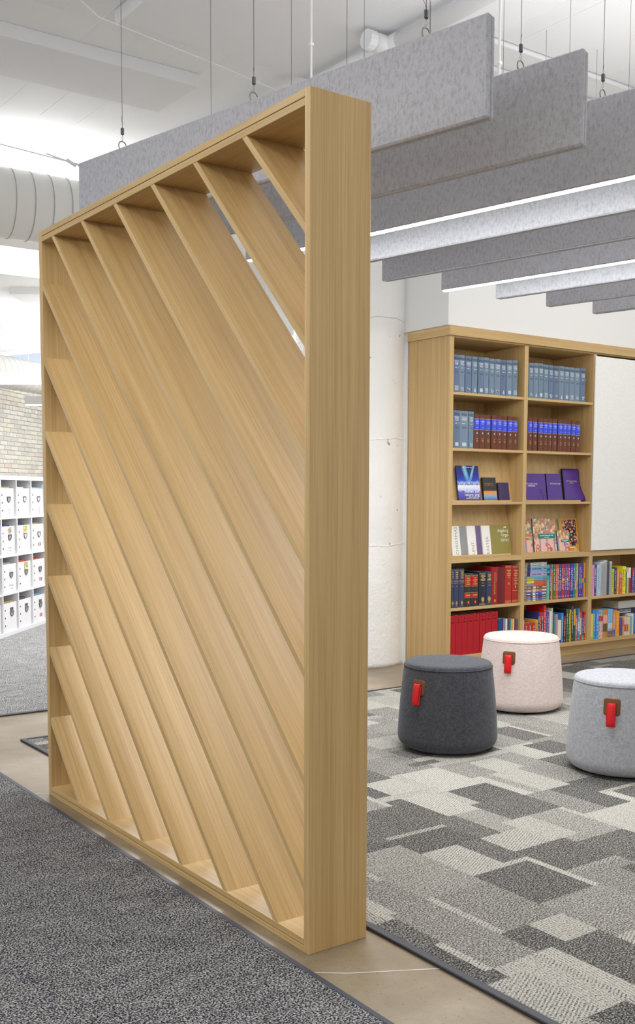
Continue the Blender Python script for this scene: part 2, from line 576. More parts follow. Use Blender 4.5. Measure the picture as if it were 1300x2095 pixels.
# filled cracks in the concrete
mb = MB()
for pts in (((1.617, 2.265), (1.70, 2.20), (1.79, 2.15), (1.925, 2.075)), ((1.618, 4.36), (1.67, 4.33), (1.70, 4.345))):
    for (xa, ya), (xb, yb) in zip(pts[:-1], pts[1:]):
        d = Vector((xb-xa, yb-ya, 0)).normalized()
        nn = Vector((-d.y, d.x, 0))*0.0022
        mb.add([(xa-nn.x, ya-nn.y, 0.0006), (xb-nn.x, yb-nn.y, 0.0006), (xb+nn.x, yb+nn.y, 0.0006), (xa+nn.x, ya+nn.y, 0.0006)], [(0, 1, 2, 3)])
struct(mb.obj('trim_1', flat((214, 208, 196), 0.6)))

# ---- round concrete column
CC, CR = (5.02, 6.50), 0.445
mb = MB()
prof = [(CR, 0.0), (CR, 0.9), (CR-0.0005, 1.0), (CR, 1.1), (CR, CZ)]
nseg, nz = 96, 120
prof = []
for i in range(nz+1):
    prof.append((CR, CZ*i/nz))
mb.lathe(prof, nseg)
rr = random.Random(5)
vv = []
for (x, y, z) in mb.v:
    r = 1.0
    n_ = mnoise.noise(Vector((x*2.3, y*2.3, z*1.7)))*0.0035+mnoise.noise(Vector((x*9, y*9, z*8)))*0.0014
    for zj in (0.93, 1.72, 2.61):
        if abs(z-zj) < 0.02:
            n_ -= 0.002
    f_ = 1+n_/CR
    vv.append((x*f_, y*f_, z))
mb.v = vv
colm = mb.me('column', True)
colo = struct(link('trim_2', colm, CONCW, None, (CC[0], CC[1], 0)))
# form seam, bolt dimples and pour joints on the column
def col_pt(ang, z, r=CR+0.003):
    return (r*math.cos(ang), r*math.sin(ang), z)
seam_a = math.atan2(-0.397, 0.20)
seam_a = math.radians(-116)
mb = MB().tube([col_pt(seam_a+0.012*math.sin(z_*3), z_) for z_ in [0.05+0.1*i for i in range(40)]], 0.003, 6)
mb.obj('form_seam', CONCW, colo)
mb = MB()
for zj, ph in ((0.93, 0.3), (1.72, 1.7), (2.61, 2.9)):
    pts = []
    for i in range(30):
        a_ = math.radians(-160+i*5)
        pts.append(col_pt(a_, zj+0.008*math.sin(a_*5+ph)+0.004*math.sin(a_*17), CR+0.001))
    mb.tube(pts, 0.0035, 5)
mb.obj('pour_joint', CONCW, colo)
dm = MB().lathe([(0.0, 0.006), (0.008, 0.005), (0.014, 0.0)], 10).me('bolt_mark', True)
for i in range(34):
    z_ = 0.12+i*0.115+rr.uniform(-0.015, 0.015)
    a_ = seam_a-0.06
    o = link('bolt_mark', dm, CONCW, colo, col_pt(a_, z_, CR+0.001))
    o.rotation_euler = Vector((math.cos(a_), math.sin(a_), 0)).to_track_quat('Z', 'Y').to_euler()

# ---- brick wall behind the cube shelving
EB = Vector((math.sin(math.radians(45.2)), math.cos(math.radians(45.2)), 0))
PB = Vector((5.594, 15.227, 0))
bw_rot = math.atan2(EB.y, EB.x)
bw = struct(box('wall_left', -5.0, 6, 0.012, 0.3, 0, 2.96, MORTAR, None, PB, (0, 0, bw_rot)))
bmats = [flat(c, 0.8, 0.15) for c in ((234, 231, 220), (229, 226, 213), (238, 236, 226), (222, 219, 213), (230, 216, 208), (218, 215, 212), (235, 230, 208))]
brick_mes = {}
def brick_me(L, v):
    k = (L, v)
    if k not in brick_mes:
        me_ = mesh('brick', boxv(-L/2, L/2, 0.003, 0.016, -0.0275, 0.0275), BF)
        r_ = random.Random(v*31+int(L*1000))
        for q in me_.vertices:
            q.co.x += r_.uniform(-0.003, 0.003)
            q.co.z += r_.uniform(-0.0025, 0.0025)
            q.co.y += r_.uniform(-0.002, 0.002) if q.co.y < 0.01 else 0
        bevel_me(me_, 0.003)
        me_.materials.append(bmats[v])
        brick_mes[k] = me_
    return brick_mes[k]
rb = random.Random(3)
z_ = 1.50
row = 0
while z_ < 2.93:
    header = (row % 6 == 4)
    L, P = (0.098, 0.108) if header else (0.215, 0.226)
    x = -1.15+(0 if row % 2 else P/2)
    while x < 1.05:
        v = rb.choices(range(7), (8, 6, 7, 4, 1.3, 2, 2))[0]
        link('brick', brick_me(L, v), None, bw, (x, 0.0, z_+rb.uniform(-.002, .002)))
        x += P
    z_ += 0.0648
    row += 1
# the rest of the brickwork, out of sight of the photograph or hidden by the shelving
mb = MB()
z_, row = 1.50-23*0.0648, -23
while z_ < 2.93:
    header = (row % 6 == 4)
    L, P = (0.098, 0.108) if header else (0.215, 0.226)
    off = 0 if row % 2 else P/2
    inb = z_ > 1.49
    kk = int((5.0-0.15)/P)
    xs = [-1.15+off+i*P for i in range(-int(3.7/P), int(7.0/P))]
    for x in xs:
        if inb and -1.16 < x < 1.05+0.0:
            continue
        mb.box(x-L/2, x+L/2, 0.003, 0.016, z_-0.0275, z_+0.0275)
    z_ += 0.0648
    row += 1
o = mb.obj('brickwork', bmats[0], bw)
o['kind'] = 'stuff'

# ================================================================== SLATTED SCREEN
X0, X1 = 1.676, 1.887
YN, YF, HS = 2.355, 4.321, 2.406
scr = thing('slatted_screen', 'tall oak room divider with diagonal slats in a box frame, standing on concrete', 'room divider', ((X0+X1)/2, (YN+YF)/2, 0))
sx, sy = (X0+X1)/2, (YN+YF)/2
def sbox(name, x0, x1, y0, y1, z0, z1, mat, bev=0.0012):
    return box(name, x0-sx, x1-sx, y0-sy, y1-sy, z0, z1, mat, scr, bev=bev)
YNI, YFI, ZI0, ZI1 = 2.380, 4.288, 0.041, 2.361
sbox('side_panel', X0, X1, YN, YN+0.0135, 0.0, HS, OAK[2])
sbox('side_panel', X0, X1, YN+0.0140, YNI, 0.0, HS-0.0, OAK[2])
sbox('side_panel', X0, X1, YF-0.016, YF, 0.0, HS, OAK[2])
sbox('side_panel', X0, X1, YFI, YF-0.0165, 0.0, HS, OAK[2])
sbox('top_panel', X0, X1, YNI, YFI, HS-0.0215, HS, OAK[1])
sbox('top_panel', X0, X1, YNI, YFI, ZI1, HS-0.0235, OAK[1])
sbox('bottom_panel', X0, X1, YNI, YFI, 0.0, 0.0195, OAK[1])
sbox('bottom_panel', X0, X1, YNI, YFI, 0.0215, ZI0, OAK[1])
def clip(poly, axis, val, keep_less):
    out = []
    for i in range(len(poly)):
        a, b_ = poly[i], poly[(i+1) % len(poly)]
        ia = (a[axis] <= val) == keep_less
        ib = (b_[axis] <= val) == keep_less
        if ia:
            out.append(a)
        if ia != ib:
            t = (val-a[axis])/(b_[axis]-a[axis])
            out.append(tuple(a[k]+t*(b_[k]-a[k]) for k in (0, 1)))
    return out
M_ = 1.04
dn = math.sqrt(1+M_*M_)
dy, dz = 1/dn, M_/dn
TH = 0.019
slat_rot = Matrix((Vector((0, dy, dz)), Vector((1, 0, 0)), Vector((0, dz, -dy)))).transposed().to_euler()
for k in range(13):
    zc = 0.335+0.3075*k
    off = TH/2*dn
    ya, yb = 0.0, 7.0
    def zz(y):
        return zc+M_*(y-4.29)
    poly = [(ya, zz(ya)-off), (yb, zz(yb)-off), (yb, zz(yb)+off), (ya, zz(ya)+off)]
    for ax, val, kl in ((0, YFI, True), (0, YNI, False), (1, ZI1, True), (1, ZI0, False)):
        poly = clip(poly, ax, val, kl)
    cy = sum(q[0] for q in poly)/len(poly)
    cz = zz(cy)
    loc = []
    for (y, z) in poly:
        u = (y-cy)*dy+(z-cz)*dz
        wv = (y-cy)*dz-(z-cz)*dy
        loc.append((u, wv))
    n = len(loc)
    hx = (X1-X0)/2-0.0015
    vs = [(u, -hx, wv) for u, wv in loc]+[(u, hx-0.006, wv) for u, wv in loc]
    fs = [tuple(range(n)), tuple(reversed(range(n, 2*n)))]+[((i+1) % n, i, n+i, n+(i+1) % n) for i in range(n)]
    me = mesh('slat', vs, fs)
    bm = bmesh.new(); bm.from_mesh(me); bmesh.ops.recalc_face_normals(bm, faces=bm.faces[:]); bm.to_mesh(me); bm.free()
    o = link('slat', me, OAK[0], scr, (0, cy-sy, cz), slat_rot)

# ================================================================== CEILING BAFFLES
TSK = 0.198
ZB0, ZB1 = 2.503, 2.822
def bx(k, y):
    return 2.424+0.4495*(k-1)-TSK*(y-2.444)
brot = math.atan(TSK)
bdir = Vector((-math.sin(brot), math.cos(brot), 0))
BLEN = (4.632-2.444)/math.cos(brot)
bplace = ['nearest the camera, behind the screen top', 'second from the camera', 'third from the camera, with the broad lit strip underneath',
          'fourth from the camera, just behind the lit strip', 'fifth from the camera', 'sixth from the camera, with a thin lit strip underneath',
          'seventh from the camera', 'eighth from the camera', 'ninth and farthest, lowest in the picture']
ring_me = None
def ring_mesh():
    m_ = MB()
    pts = [(0.021*math.cos(t), 0, 0.021*math.sin(t)) for t in [2*PI*i/20 for i in range(21)]]
    m_.tube(pts, 0.0028, 6, False)
    return m_.me('hanging_ring', True)
ring_me = ring_mesh()
grip_me = bevel_me(mesh('cable_gripper', boxv(-0.007, 0.007, -0.006, 0.006, -0.015, 0.015), BF), 0.003)
loop_me = MB().tube([(0, 0, 0), (0.004, 0, 0.012), (0.001, 0, 0.026), (0.0, 0, 0.03)], 0.0008, 5).tube([(0, 0, 0), (-0.004, 0, 0.012), (-0.001, 0, 0.026), (0.0, 0, 0.03)], 0.0008, 5).me('wire_loop')
tail_me = MB().tube([(0, 0, 0), (0.003, 0, 0.018), (0.012, 0, 0.034), (0.024, 0, 0.043)], 0.0009, 5).me('wire_tail')
def felt_board(name, y0, y1, parent, t0, t1):
    v = boxv(t0, t1, y0, y1, 0, ZB1-ZB0)
    return link(name, bevel_me(mesh(name, v, BF), 0.006, 1), FELT, parent)
for k in range(1, 10):
    x, y = bx(k, 2.444), 2.444
    b = thing('ceiling_baffle', 'grey felt ceiling baffle, '+bplace[k-1], 'ceiling baffle', (x, y, ZB0), (0, 0, brot), 'grey felt baffles hanging over the stools')
    felt_board('felt_panel', 0, BLEN, b, 0.0, 0.0225)
    felt_board('felt_panel', 0.004, BLEN-0.004, b, 0.0235, 0.046)
    if k in (3, 6):
        m_ = MB()
        pr = [(0.0155*math.cos(t)+0.0232, -0.0062*math.sin(t)+0.0005) for t in [PI*i/8 for i in range(9)]]
        n = len(pr)
        vs = [(px_, 0.01, pz_) for px_, pz_ in pr]+[(px_, BLEN-0.01, pz_) for px_, pz_ in pr]
        m_.add(vs, [(i, i+1, n+i+1, n+i) for i in range(n-1)]+[tuple(reversed(range(n))), tuple(range(n, 2*n)), (n-1, 0, n, 2*n-1)])
        o = m_.obj('light_strip', LED, b)
        o['label'] = 'glowing white diffuser strip'
    H_ = ZB1-ZB0
    for yy in (2.70, 3.51, 4.33):
        ly = (yy-2.444)/math.cos(brot)
        link('hanging_ring', ring_me, STEEL, b, (0.023, ly, H_+0.012))
        cb = MB().tube([(0.023, ly, H_+0.09), (0.023, ly, CZ-ZB0)], 0.0011, 5).obj('cable', DARKSTEEL, b)
        link('wire_loop', loop_me, STEEL, cb, (0.023, ly, H_+0.034), (0, 0, PI/2))
        link('cable_gripper', grip_me, DARKSTEEL, cb, (0.023, ly, H_+0.076))
        link('wire_tail', tail_me, DARKSTEEL, cb, (0.023, ly, H_+0.09), (0, 0, random.uniform(0, 6)))
    if k == 3:
        for yy, nm in ((4.20, 0), (3.16, 1)):
            ly = (yy-2.444)/math.cos(brot)
            r_ = MB().tube([(0.023, ly, H_-0.002), (0.023, ly, CZ-ZB0)], 0.0055, 8).obj('power_conduit', WHITE, b)
            for q in (0.25, 0.62, 0.95):
                box('conduit_tie', 0.013, 0.033, ly-0.008, ly+0.008, H_+q, H_+q+0.012, WHITE, r_)

# ================================================================== CEILING FITTINGS
pa = tag(box('ceiling_panel', 0.2, 3.45, 6.08, 6.65, CZ-0.08, CZ, PANELM, bev=0.004), 'white acoustic ceiling panel on the left, ending above the first baffle', 'ceiling panel', 'white panels on the near ceiling')
pa2 = tag(box('ceiling_panel', 2.63, 4.45, 3.2, 5.58, CZ-0.08, CZ, PANELM, bev=0.004), 'white acoustic ceiling panel at the top centre, beside the thin pipes', 'ceiling panel', 'white panels on the near ceiling')
tag(box('ceiling_panel', 0.4, 2.33, 3.6, 5.58, CZ-0.08, CZ, PANELM, bev=0.004), 'white acoustic ceiling panel cut off by the top left corner', 'ceiling panel', 'white panels on the near ceiling')
# formwork lines on the concrete ceiling
mb = MB()
for xx in (2.62, 2.9, 3.18, 3.46, 4.75, 5.6):
    mb.box(xx-0.003, xx+0.003, 3.0, 7.4, CZ-0.002, CZ+0.01)
struct(mb.obj('trim_3', CEILM))
cp1 = thing('conduit', 'thin white conduit along the ceiling, crossing above the capped pipe end', 'pipe', (3.35, 4.873, CZ-0.02), group='thin white ceiling conduits')
MB().tube([(-1.2, 0, 0), (3.5, 0, 0)], 0.016, 10).obj('tube', WHITE, cp1, smooth=True)
cp2 = thing('conduit', 'thin white conduit along the ceiling, nearer the top right edge', 'pipe', (3.69, 4.58, CZ-0.02), group='thin white ceiling conduits')
MB().tube([(-0.9, 0, 0), (3.8, 0, 0)], 0.016, 10).obj('tube', WHITE, cp2, smooth=True)
clampm = MB().tube([(0, 0.022, 0.02), (0, 0.022, -0.006), (0, 0.012, -0.02), (0, -0.012, -0.02), (0, -0.022, -0.006), (0, -0.022, 0.02)], 0.004, 6).me('clamp', True)
for o_, xs in ((cp1, (0.45, 1.9, 3.0)), (cp2, (0.48, 1.55, 2.6))):
    for x in xs:
        link('clamp', clampm, WHITE, o_, (x, 0, 0))
dp = thing('water_pipe', 'thick white pipe with a tee and a capped stub, above the first baffle', 'pipe', (3.95, 4.76, 3.85))
MB().tube([(0, -4, 0), (0, -0.06, 0)], 0.045, 16).obj('tube', WHITE, dp, smooth=True)
MB().tube([(-0.02, 0.06, 0), (-0.06, 3.2, 0)], 0.045, 16).obj('tube', WHITE, dp, smooth=True)
MB().tube([(0, -0.08, 0), (0, 0.08, 0)], 0.058, 16).obj('tee_joint', WHITE, dp, smooth=True)
MB().tube([(0, 0, 0), (-0.13, 0, 0)], 0.05, 16).obj('tee_branch', WHITE, dp, smooth=True)
MB().tube([(-0.13, 0, 0), (-0.18, 0, 0)], 0.054, 12).obj('end_cap', WHITE, dp)
m_ = MB().tube([(0, -1.2, 0.04), (0, -1.2, CZ-3.85)], 0.006, 6)
m_.obj('hanger_rod', WHITE, dp)
hk = MB().box(-0.012, 0.012, -0.012, 0.012, -0.05, 0).tube([(0, 0, -0.05), (0.012, 0, -0.10), (0.004, 0, -0.14), (0, 0, -0.15)], 0.0015, 5).tube([(0, 0, -0.05), (-0.012, 0, -0.10), (-0.004, 0, -0.14), (0, 0, -0.15)], 0.0015, 5).tube([(0, 0, -0.15), (0, 0, -0.9)], 0.0014, 5).me('ceiling_hook')
for x, y, lb in ((5.16, 4.74, 'small wire hook under the ceiling, above the second baffle end'), (5.90, 4.52, 'small wire hook under the ceiling, at the right edge above the third baffle')):
    tag(link('ceiling_hook', hk, STEEL, None, (x, y, CZ)), lb, 'hook', 'ceiling wire hooks')
# loose white cables
tag(MB().tube([(0.6, 7.05, 3.78), (2.05, 6.95, 3.62), (2.75, 6.72, 3.50), (2.86, 6.68, 3.48), (3.4, 6.6, 3.44)], 0.0042, 6).tube([(2.68, 6.75, 3.53), (2.86, 6.68, 3.475), (2.98, 6.66, 3.43), (3.4, 6.6, 3.36)], 0.005, 6).tube([(2.80, 6.70, 3.50), (2.86, 6.68, 3.465)], 0.012, 8).obj('loose_cable', WHITE),
    'white cable knotted and drooping above the round duct', 'cable')
tag(MB().tube([(2.2, 5.35, 3.96), (2.5, 5.5, 3.90), (3.3, 5.66, 3.90), (3.9, 5.72, 3.86), (4.4, 5.78, 3.83)], 0.005, 6).obj('ceiling_cable', WHITE), 'white cable slung below the ceiling panel at top centre', 'cable')
# ducts
def duct(loc, rot, r, L, n_seam, label, seamcol=(176, 178, 182), dome=False):
    d = thing('air_duct', label, 'duct', loc, rot)
    MB().lathe([(r, 0), (r, L)], 48).obj('duct_body', DUCTM, d, smooth=True)
    sm = MB()
    pts = [((r+0.0005)*math.cos(2*PI*i/48), (r+0.0005)*math.sin(2*PI*i/48), 0.02*math.sin(2*PI*i/48)) for i in range(49)]
    sm.tube(pts, 0.0035, 5, False)
    sme = sm.me('seam', True)
    for i in range(n_seam):
        link('seam', sme, flat(seamcol, 0.5), d, (0, 0, 0.07+i*L/n_seam))
    return d
duct((0.7, 7.59, 3.40), (0, PI/2, 0), 0.244, 3.2, 23, 'large white spiral air duct at left, running behind the first baffle')
dd = thing('duct_elbow', 'rounded white duct end above the spiral duct at left edge', 'duct', (2.62, 8.05, 3.66))
MB().lathe([(0.0, 0.15), (0.05, 0.142), (0.10, 0.112), (0.14, 0.06), (0.15, 0.0), (0.15, -0.9)], 28).obj('elbow_shell', DUCTM, dd, rot=(0, PI/2, 0), smooth=True)
e2d = math.radians(90-52.9)
p = fp(-3.82, 13.5)+Vector((math.cos(e2d), math.sin(e2d), 0))*-3
duct((p.x, p.y, 2.815), (0, PI/2, e2d), 0.20, 8.0, 60, 'white ribbed air duct in front of the far brick wall', (214, 216, 220))
# pendants in the storage area
def pendant(loc, rot, L, wd, h, label, yoff=0.0, lens=LED2):
    d = thing('pendant_light', label, 'light fixture', loc, (0, 0, rot), 'linear lights in the storage area')
    box('housing', 0, L, -wd/2, wd/2, 0.012, h, WHITE, d, bev=0.004)
    box('diffuser', 0.01, L-0.01, -wd/2+0.008, wd/2-0.008, 0.0, 0.012, lens, d)
    m_ = MB()
    for q in (0.12, 0.5, 0.88):
        m_.tube([(L*q, 0, h), (L*q, 0, CZ-loc[2])], 0.004, 6)
    m_.obj('suspension_rod', WHITE, d)
    return d
pendant((0.4, 8.95, 3.19), 0, 3.6, 0.12, 0.21, 'long white linear light below the spiral duct at left')
a_ = -yaw
p = fp(-3.78, 12.0); pendant((p.x, p.y, 2.545), a_, 1.7, 0.09, 0.13, 'white linear light with a glowing base, in front of the ribbed duct')
p = fp(-4.15, 15.05); pendant((p.x, p.y, 2.55), a_, 0.46, 0.10, 0.135, 'short white linear light in front of the brick wall top')
p = fp(-0.75, 12.0); pendant((p.x, p.y, 2.99), a_, 1.6, 0.10, 0.10, 'distant white linear light seen through the upper slats')
for lat, z_, wd, dp_, lb in ((-4.05, 14.02, 3.0, 1.1, 'far white ceiling panel nearest the pale linear light at left'), (-5.0, 17.7, 3.2, 1.0, 'far white ceiling panel behind, above the sloping pipe')):
    p = fp(lat, z_)
    tag(box('ceiling_panel', 0, wd, 0, dp_, CZ-0.08, CZ, PANELM, None, (p.x, p.y, 0), (0, 0, a_)), lb, 'ceiling panel', 'white panels on the far ceiling')
p0, p1 = fp(-5.5, 14.5, 3.1), fp(-2.6, 17.5, 3.82)
sp = thing('sprinkler_pipe', 'slim white pipe sloping across the far left ceiling', 'pipe', (p0.x, p0.y, 3.1))
MB().tube([(0, 0, 0), tuple(p1-p0)], 0.03, 8).obj('tube', WHITE, sp, smooth=True)
m_ = MB()
for q in (0.35, 0.62, 0.85):
    c_ = (p1-p0)*q
    m_.tube([tuple(c_), (c_.x, c_.y, CZ-3.1)], 0.008, 6)
m_.obj('hanger_rod', WHITE, sp)

# ================================================================== WHITE CUBE SHELVING
ys = math.radians(41.3)
ES = Vector((math.sin(ys), math.cos(ys), 0))
srot = math.atan2(ES.y, ES.x)
PSH = Vector((3.127, 9.167, 0))
CW = 0.372
off0 = 0.09
ncol0, ncol1 = -2, 4
HSH, DSH = 1.468, 0.39
sh = thing('cube_shelf', 'white cube shelving unit full of white magazine boxes, below the brick wall', 'shelf unit', PSH, (0, 0, srot))
xa, xb = off0+ncol0*CW, off0+ncol1*CW
box('top_board', xa-0.02, xb+0.02, 0, DSH, HSH-0.038, HSH, LAMIN, sh, bev=0.0015)
box('base_board', xa-0.02, xb+0.02, 0, DSH, 0.0065, 0.045, LAMIN, sh, bev=0.0015)
RH = (HSH-0.038-0.045)/4
for c_ in range(ncol0, ncol1+1):
    t_ = 0.02 if c_ in (ncol0, ncol1) else 0.009
    x = off0+c_*CW
    box('upright', x-t_, x+t_, 0, DSH, 0.045, HSH-0.038, LAMIN, sh)
for r_ in range(1, 4):
    z_ = 0.045+RH*r_
    for c_ in range(ncol0, ncol1):
        t0 = 0.02 if c_ == ncol0 else 0.009
        t1 = 0.02 if c_+1 == ncol1 else 0.009
        box('shelf', off0+c_*CW+t0, off0+(c_+1)*CW-t1, 0.001, DSH, z_-0.009, z_+0.009, LAMIN, sh)
box('back_panel', xa-0.02, xb+0.02, DSH, DSH+0.006, 0.0065, HSH, LAMIN, sh)
BOXP = flat((238, 238, 240), 0.55, 0.25)
BOXD = flat((60, 60, 66), 0.5)
shw = MB()
bw_, bh_, bd_ = 0.30, 0.262, 0.30
shell_me = MB().box(-bw_/2, bw_/2, 0, 0.004, 0, bh_).box(-bw_/2, -bw_/2+0.004, 0.004, bd_, 0, bh_).box(bw_/2-0.004, bw_/2, 0.004, bd_, 0, bh_).box(-bw_/2+0.004, bw_/2-0.004, bd_-0.004, bd_, 0, bh_).box(-bw_/2+0.004, bw_/2-0.004, 0.004, bd_-0.004, 0, 0.004).me('box_shell')
m_ = MB()
if True:
    pts = [(-bw_/2+0.028+0.008*math.cos(2*PI*i/10), -0.0025, 0.008*math.sin(2*PI*i/10)) for i in range(10)]
    m_.add(pts+[(x_, 0, zz_) for x_, _, zz_ in pts], [tuple(reversed(range(10)))]+[(i, (i+1) % 10, 10+(i+1) % 10, 10+i) for i in range(10)])
rivet_me = m_.me('rivet')
m_ = MB()
pts = [(-0.036, 0.012), (0.036, 0.012)]+[(0.036*math.cos(t), 0.006-0.038*math.sin(t)) for t in [PI*i/12 for i in range(1, 12)]]
n = len(pts)
vs = [(x_, -0.003, z_) for x_, z_ in pts]+[(x_, 0, z_) for x_, z_ in pts]
m_.add(vs, [tuple(range(n)), tuple(reversed(range(n, 2*n)))]+[(i, n+i, n+(i+1) % n, (i+1) % n) for i in range(n)])
hole_me = m_.me('finger_pull')
m_ = MB()
rim = [(-0.038, -0.004, 0.012), (0.038, -0.004, 0.012)]+[(0.038*math.cos(t), -0.004, 0.006-0.041*math.sin(t)) for t in [PI*i/12 for i in range(13)]]+[(-0.038, -0.004, 0.012)]
m_.tube(rim, 0.0028, 5)
rim_me = m_.me('pull_rim', True)
card_me = MB().box(-0.038, 0.038, -0.002, 0, 0.018, 0.046).me('label_card')
r9 = random.Random(12)
CN = ['column beyond the frame', 'leftmost cut-off column', 'second column', 'third column', 'column by the oak screen', 'column behind the oak screen']
RN = ['bottom row', 'third row', 'second row', 'top row']
sheet_cols = [(206, 190, 150), (150, 205, 225), (120, 122, 126), (160, 190, 70), (235, 236, 238), (200, 200, 204), (90, 100, 150), (225, 120, 110)]
for r_ in range(4):
    for c_ in range(-2, 4):
        x = off0+(c_+0.5)*CW+r9.uniform(-0.012, 0.012)
        pos = PSH+ES*x+Vector((-ES.y, ES.x, 0))*0.012
        ci = c_-ncol0
        b = thing('magazine_box', 'white magazine box, %s of the cube shelving, %s' % (RN[r_], CN[ci]), 'box',
                  (pos.x, pos.y, 0.045+RH*r_+(0.009 if r_ else 0.0)+0.0005), (0, 0, srot), 'white boxes in the cube shelving')
        link('box_shell', shell_me, BOXP, b)
        for q in (0.06, 0.13, 0.20):
            link('rivet', rivet_me, BOXD, b, (0, 0, q))
        link('finger_pull', hole_me, flat((150, 150, 156), 0.5) if r_ < 2 or c_ == 0 else flat((214, 218, 226), 0.5), b, (0.03, 0, 0.17))
        link('pull_rim', rim_me, BOXD, b, (0.03, 0, 0.17))
        if r_ > 0:
            link('label_card', card_me, flat((232, 234, 240), 0.5) if r_ != 0 else BOXD, b, (0.03, 0, 0.17))
        else:
            link('label_card', card_me, flat((96, 96, 102), 0.5), b, (0.03, 0, 0.17))
        m_ = MB()
        if (r_, c_) in ((3, 0), (1, 0), (2, 0), (3, 2), (2, 2), (1, 2), (0, 2)):
            m_.box(-0.01, 0.09, -0.0012, 0, 0.012, 0.095)
            m_.obj('paper_label', flat((246, 246, 250), 0.6), b)
            t_ = MB()
            if c_ == 0:
                add_text(t_, 'CONNECT' if r_ else '', 0.03, 0.04, 0.062, -0.0016, squeeze=0.8)
                t_.rect(0.04, 0.035, 0.06, 0.006, -0.0013)
                t_.obj('lettering', flat((150, 150, 156), 0.6), b)
            elif r_ == 3:
                for q in range(5):
                    t_.rect(0.045, 0.025+q*0.014, 0.02, 0.008, -0.0013)
                t_.obj('lettering', flat((130, 130, 150), 0.6), b)
            else:
                for q in ((0.02,), (0.06,)):
                    t_.rect(q[0], 0.062, 0.026, 0.036, -0.0013)
                t_.obj('printed_picture', flat((170, 90, 100), 0.6), b)
        if (r_, c_) in ((2, 1), (1, 1), (2, 0)):
            col_ = (228, 222, 150) if c_ == 1 else (222, 206, 178)
            box('sticky_note', -0.01, 0.075, -0.0062, -0.0045, 0.185 if c_ == 1 else 0.205, 0.262 if c_ == 1 else 0.25, flat(col_, 0.6), b)
            t_ = MB()
            for q in range(4):
                t_.rect(0.0325+r9.uniform(-.01, .01), 0.21+q*0.012, 0.05, 0.005, -0.0064)
            t_.obj('lettering', flat((110, 105, 80), 0.6), b)
        # papers standing in the box
        for q in range(4):
            hh = bh_+r9.uniform(0.005, 0.035) if q else bh_+0.012
            box('paper_bundle', -bw_/2+0.012, bw_/2-0.012-r9.uniform(0, 0.06), 0.03+q*0.062, 0.08+q*0.062, 0.005, hh, flat(r9.choice(sheet_cols), 0.7), b)

# ================================================================== BOOKCASE
bk = thing('bookcase', 'built-in oak bookcase with open bays and display ledges, beside the white column', 'bookcase', (BX, BY, 0))
def kbox(name, x0, x1, y0, y1, z0, z1, ax, bev=0.001):
    return box(name, x0-BX, x1-BX, y0-BY, y1-BY, z0, z1, OAK[ax], bk, bev=bev)
XR = 7.78
VX = [(5.240, 5.280), (6.020, 6.060), (6.820, 6.862), (XR, XR+0.04)]
kbox('crown_return', 5.2235, 5.2268, 5.6045, BYB, 2.4518, 2.5222, 1, 0.0)
kbox('crown', 5.227, XR+0.06, 5.605, BYB, 2.452, 2.522, 0)
kbox('top_board', 5.26, XR+0.02, 5.628, BYB, 2.441, 2.452, 0)
kbox('side_panel', *VX[0], 5.62, BYB, 0, 2.452, 2)
kbox('side_panel', *VX[3], 5.62, BYB, 0, 2.452, 2)
for i in (1, 2):
    kbox('divider', *VX[i], 5.622, BYB-0.012, 0.08, 2.441, 2)
kbox('back_panel', 5.28, XR, BYB-0.012, BYB, 0.08, 2.441, 2)
kbox('toe_kick', 5.28, XR, 5.665, 5.685, 0, 0.08, 0)
for i in range(3):
    a, b_ = VX[i][1], VX[i+1][0]
    kbox('bottom_shelf', a, b_, 5.623, BYB-0.012, 0.08, 0.112, 0)
    kbox('shelf', a, b_, 5.623, BYB-0.012, 0.449, 0.472, 0)
    if i < 2:
        for zt, th in ((2.052, 0.019), (1.648, 0.02)):
            kbox('shelf', a, b_, 5.623, BYB-0.012, zt-th, zt, 0)
        for zt, th in ((1.2585, 0.0245), (0.849, 0.044)):
            kbox('shelf', a, b_, 5.623, BYB-0.012, zt-th, zt-0.006, 0)
            kbox('display_ledge', a, b_-0.075, 5.662, 5.686, zt-0.006, zt+0.007, 0)
            zt2 = 1.627 if zt > 1 else 1.233
            m_ = MB()
            for sgn in (0,):
                y0_, y1_ = 5.728, 5.800
                vs = [(a-BX, y0_-BY, zt-0.005), (b_-BX, y0_-BY, zt-0.005), (b_-BX, y1_-BY, zt2), (a-BX, y1_-BY, zt2),
                      (a-BX, y0_+0.015-BY, zt-0.005), (b_-BX, y0_+0.015-BY, zt-0.005), (b_-BX, y1_+0.015-BY, zt2), (a-BX, y1_+0.015-BY, zt2)]
                m_.add(vs, [(0, 1, 2, 3), (7, 6, 5, 4), (1, 0, 4, 5), (2, 1, 5, 6), (3, 2, 6, 7), (0, 3, 7, 4)])
            m_.obj('display_back', OAK[2], bk)
    else:
        kbox('shelf', a, b_, 5.623, BYB-0.012, 0.805, 0.849, 0)
def pin_mat():
    m, nt, b = base_mat('pale_pinboard_felt', 0.95, 0.05)
    v = coords(nt)
    a = noise(nt, v, 90, 5, 0.7)
    r = ramp(nt, [(0.35, rgb(236, 236, 233)), (0.62, rgb(246, 246, 243))])
    nt.links.new(a, r.inputs[0])
    nt.links.new(r.outputs[0], b.inputs['Base Color'])
    bump(nt, b, a, 0.15, 0.002)
    return m
o = box('pinboard', VX[2][1]-0.036-BX, XR+0.02-BX, 5.605-BY, 5.618-BY, 0.853, 2.425, pin_mat(), bk, bev=0.002)
o['label'] = 'pale felt sliding pinboard'

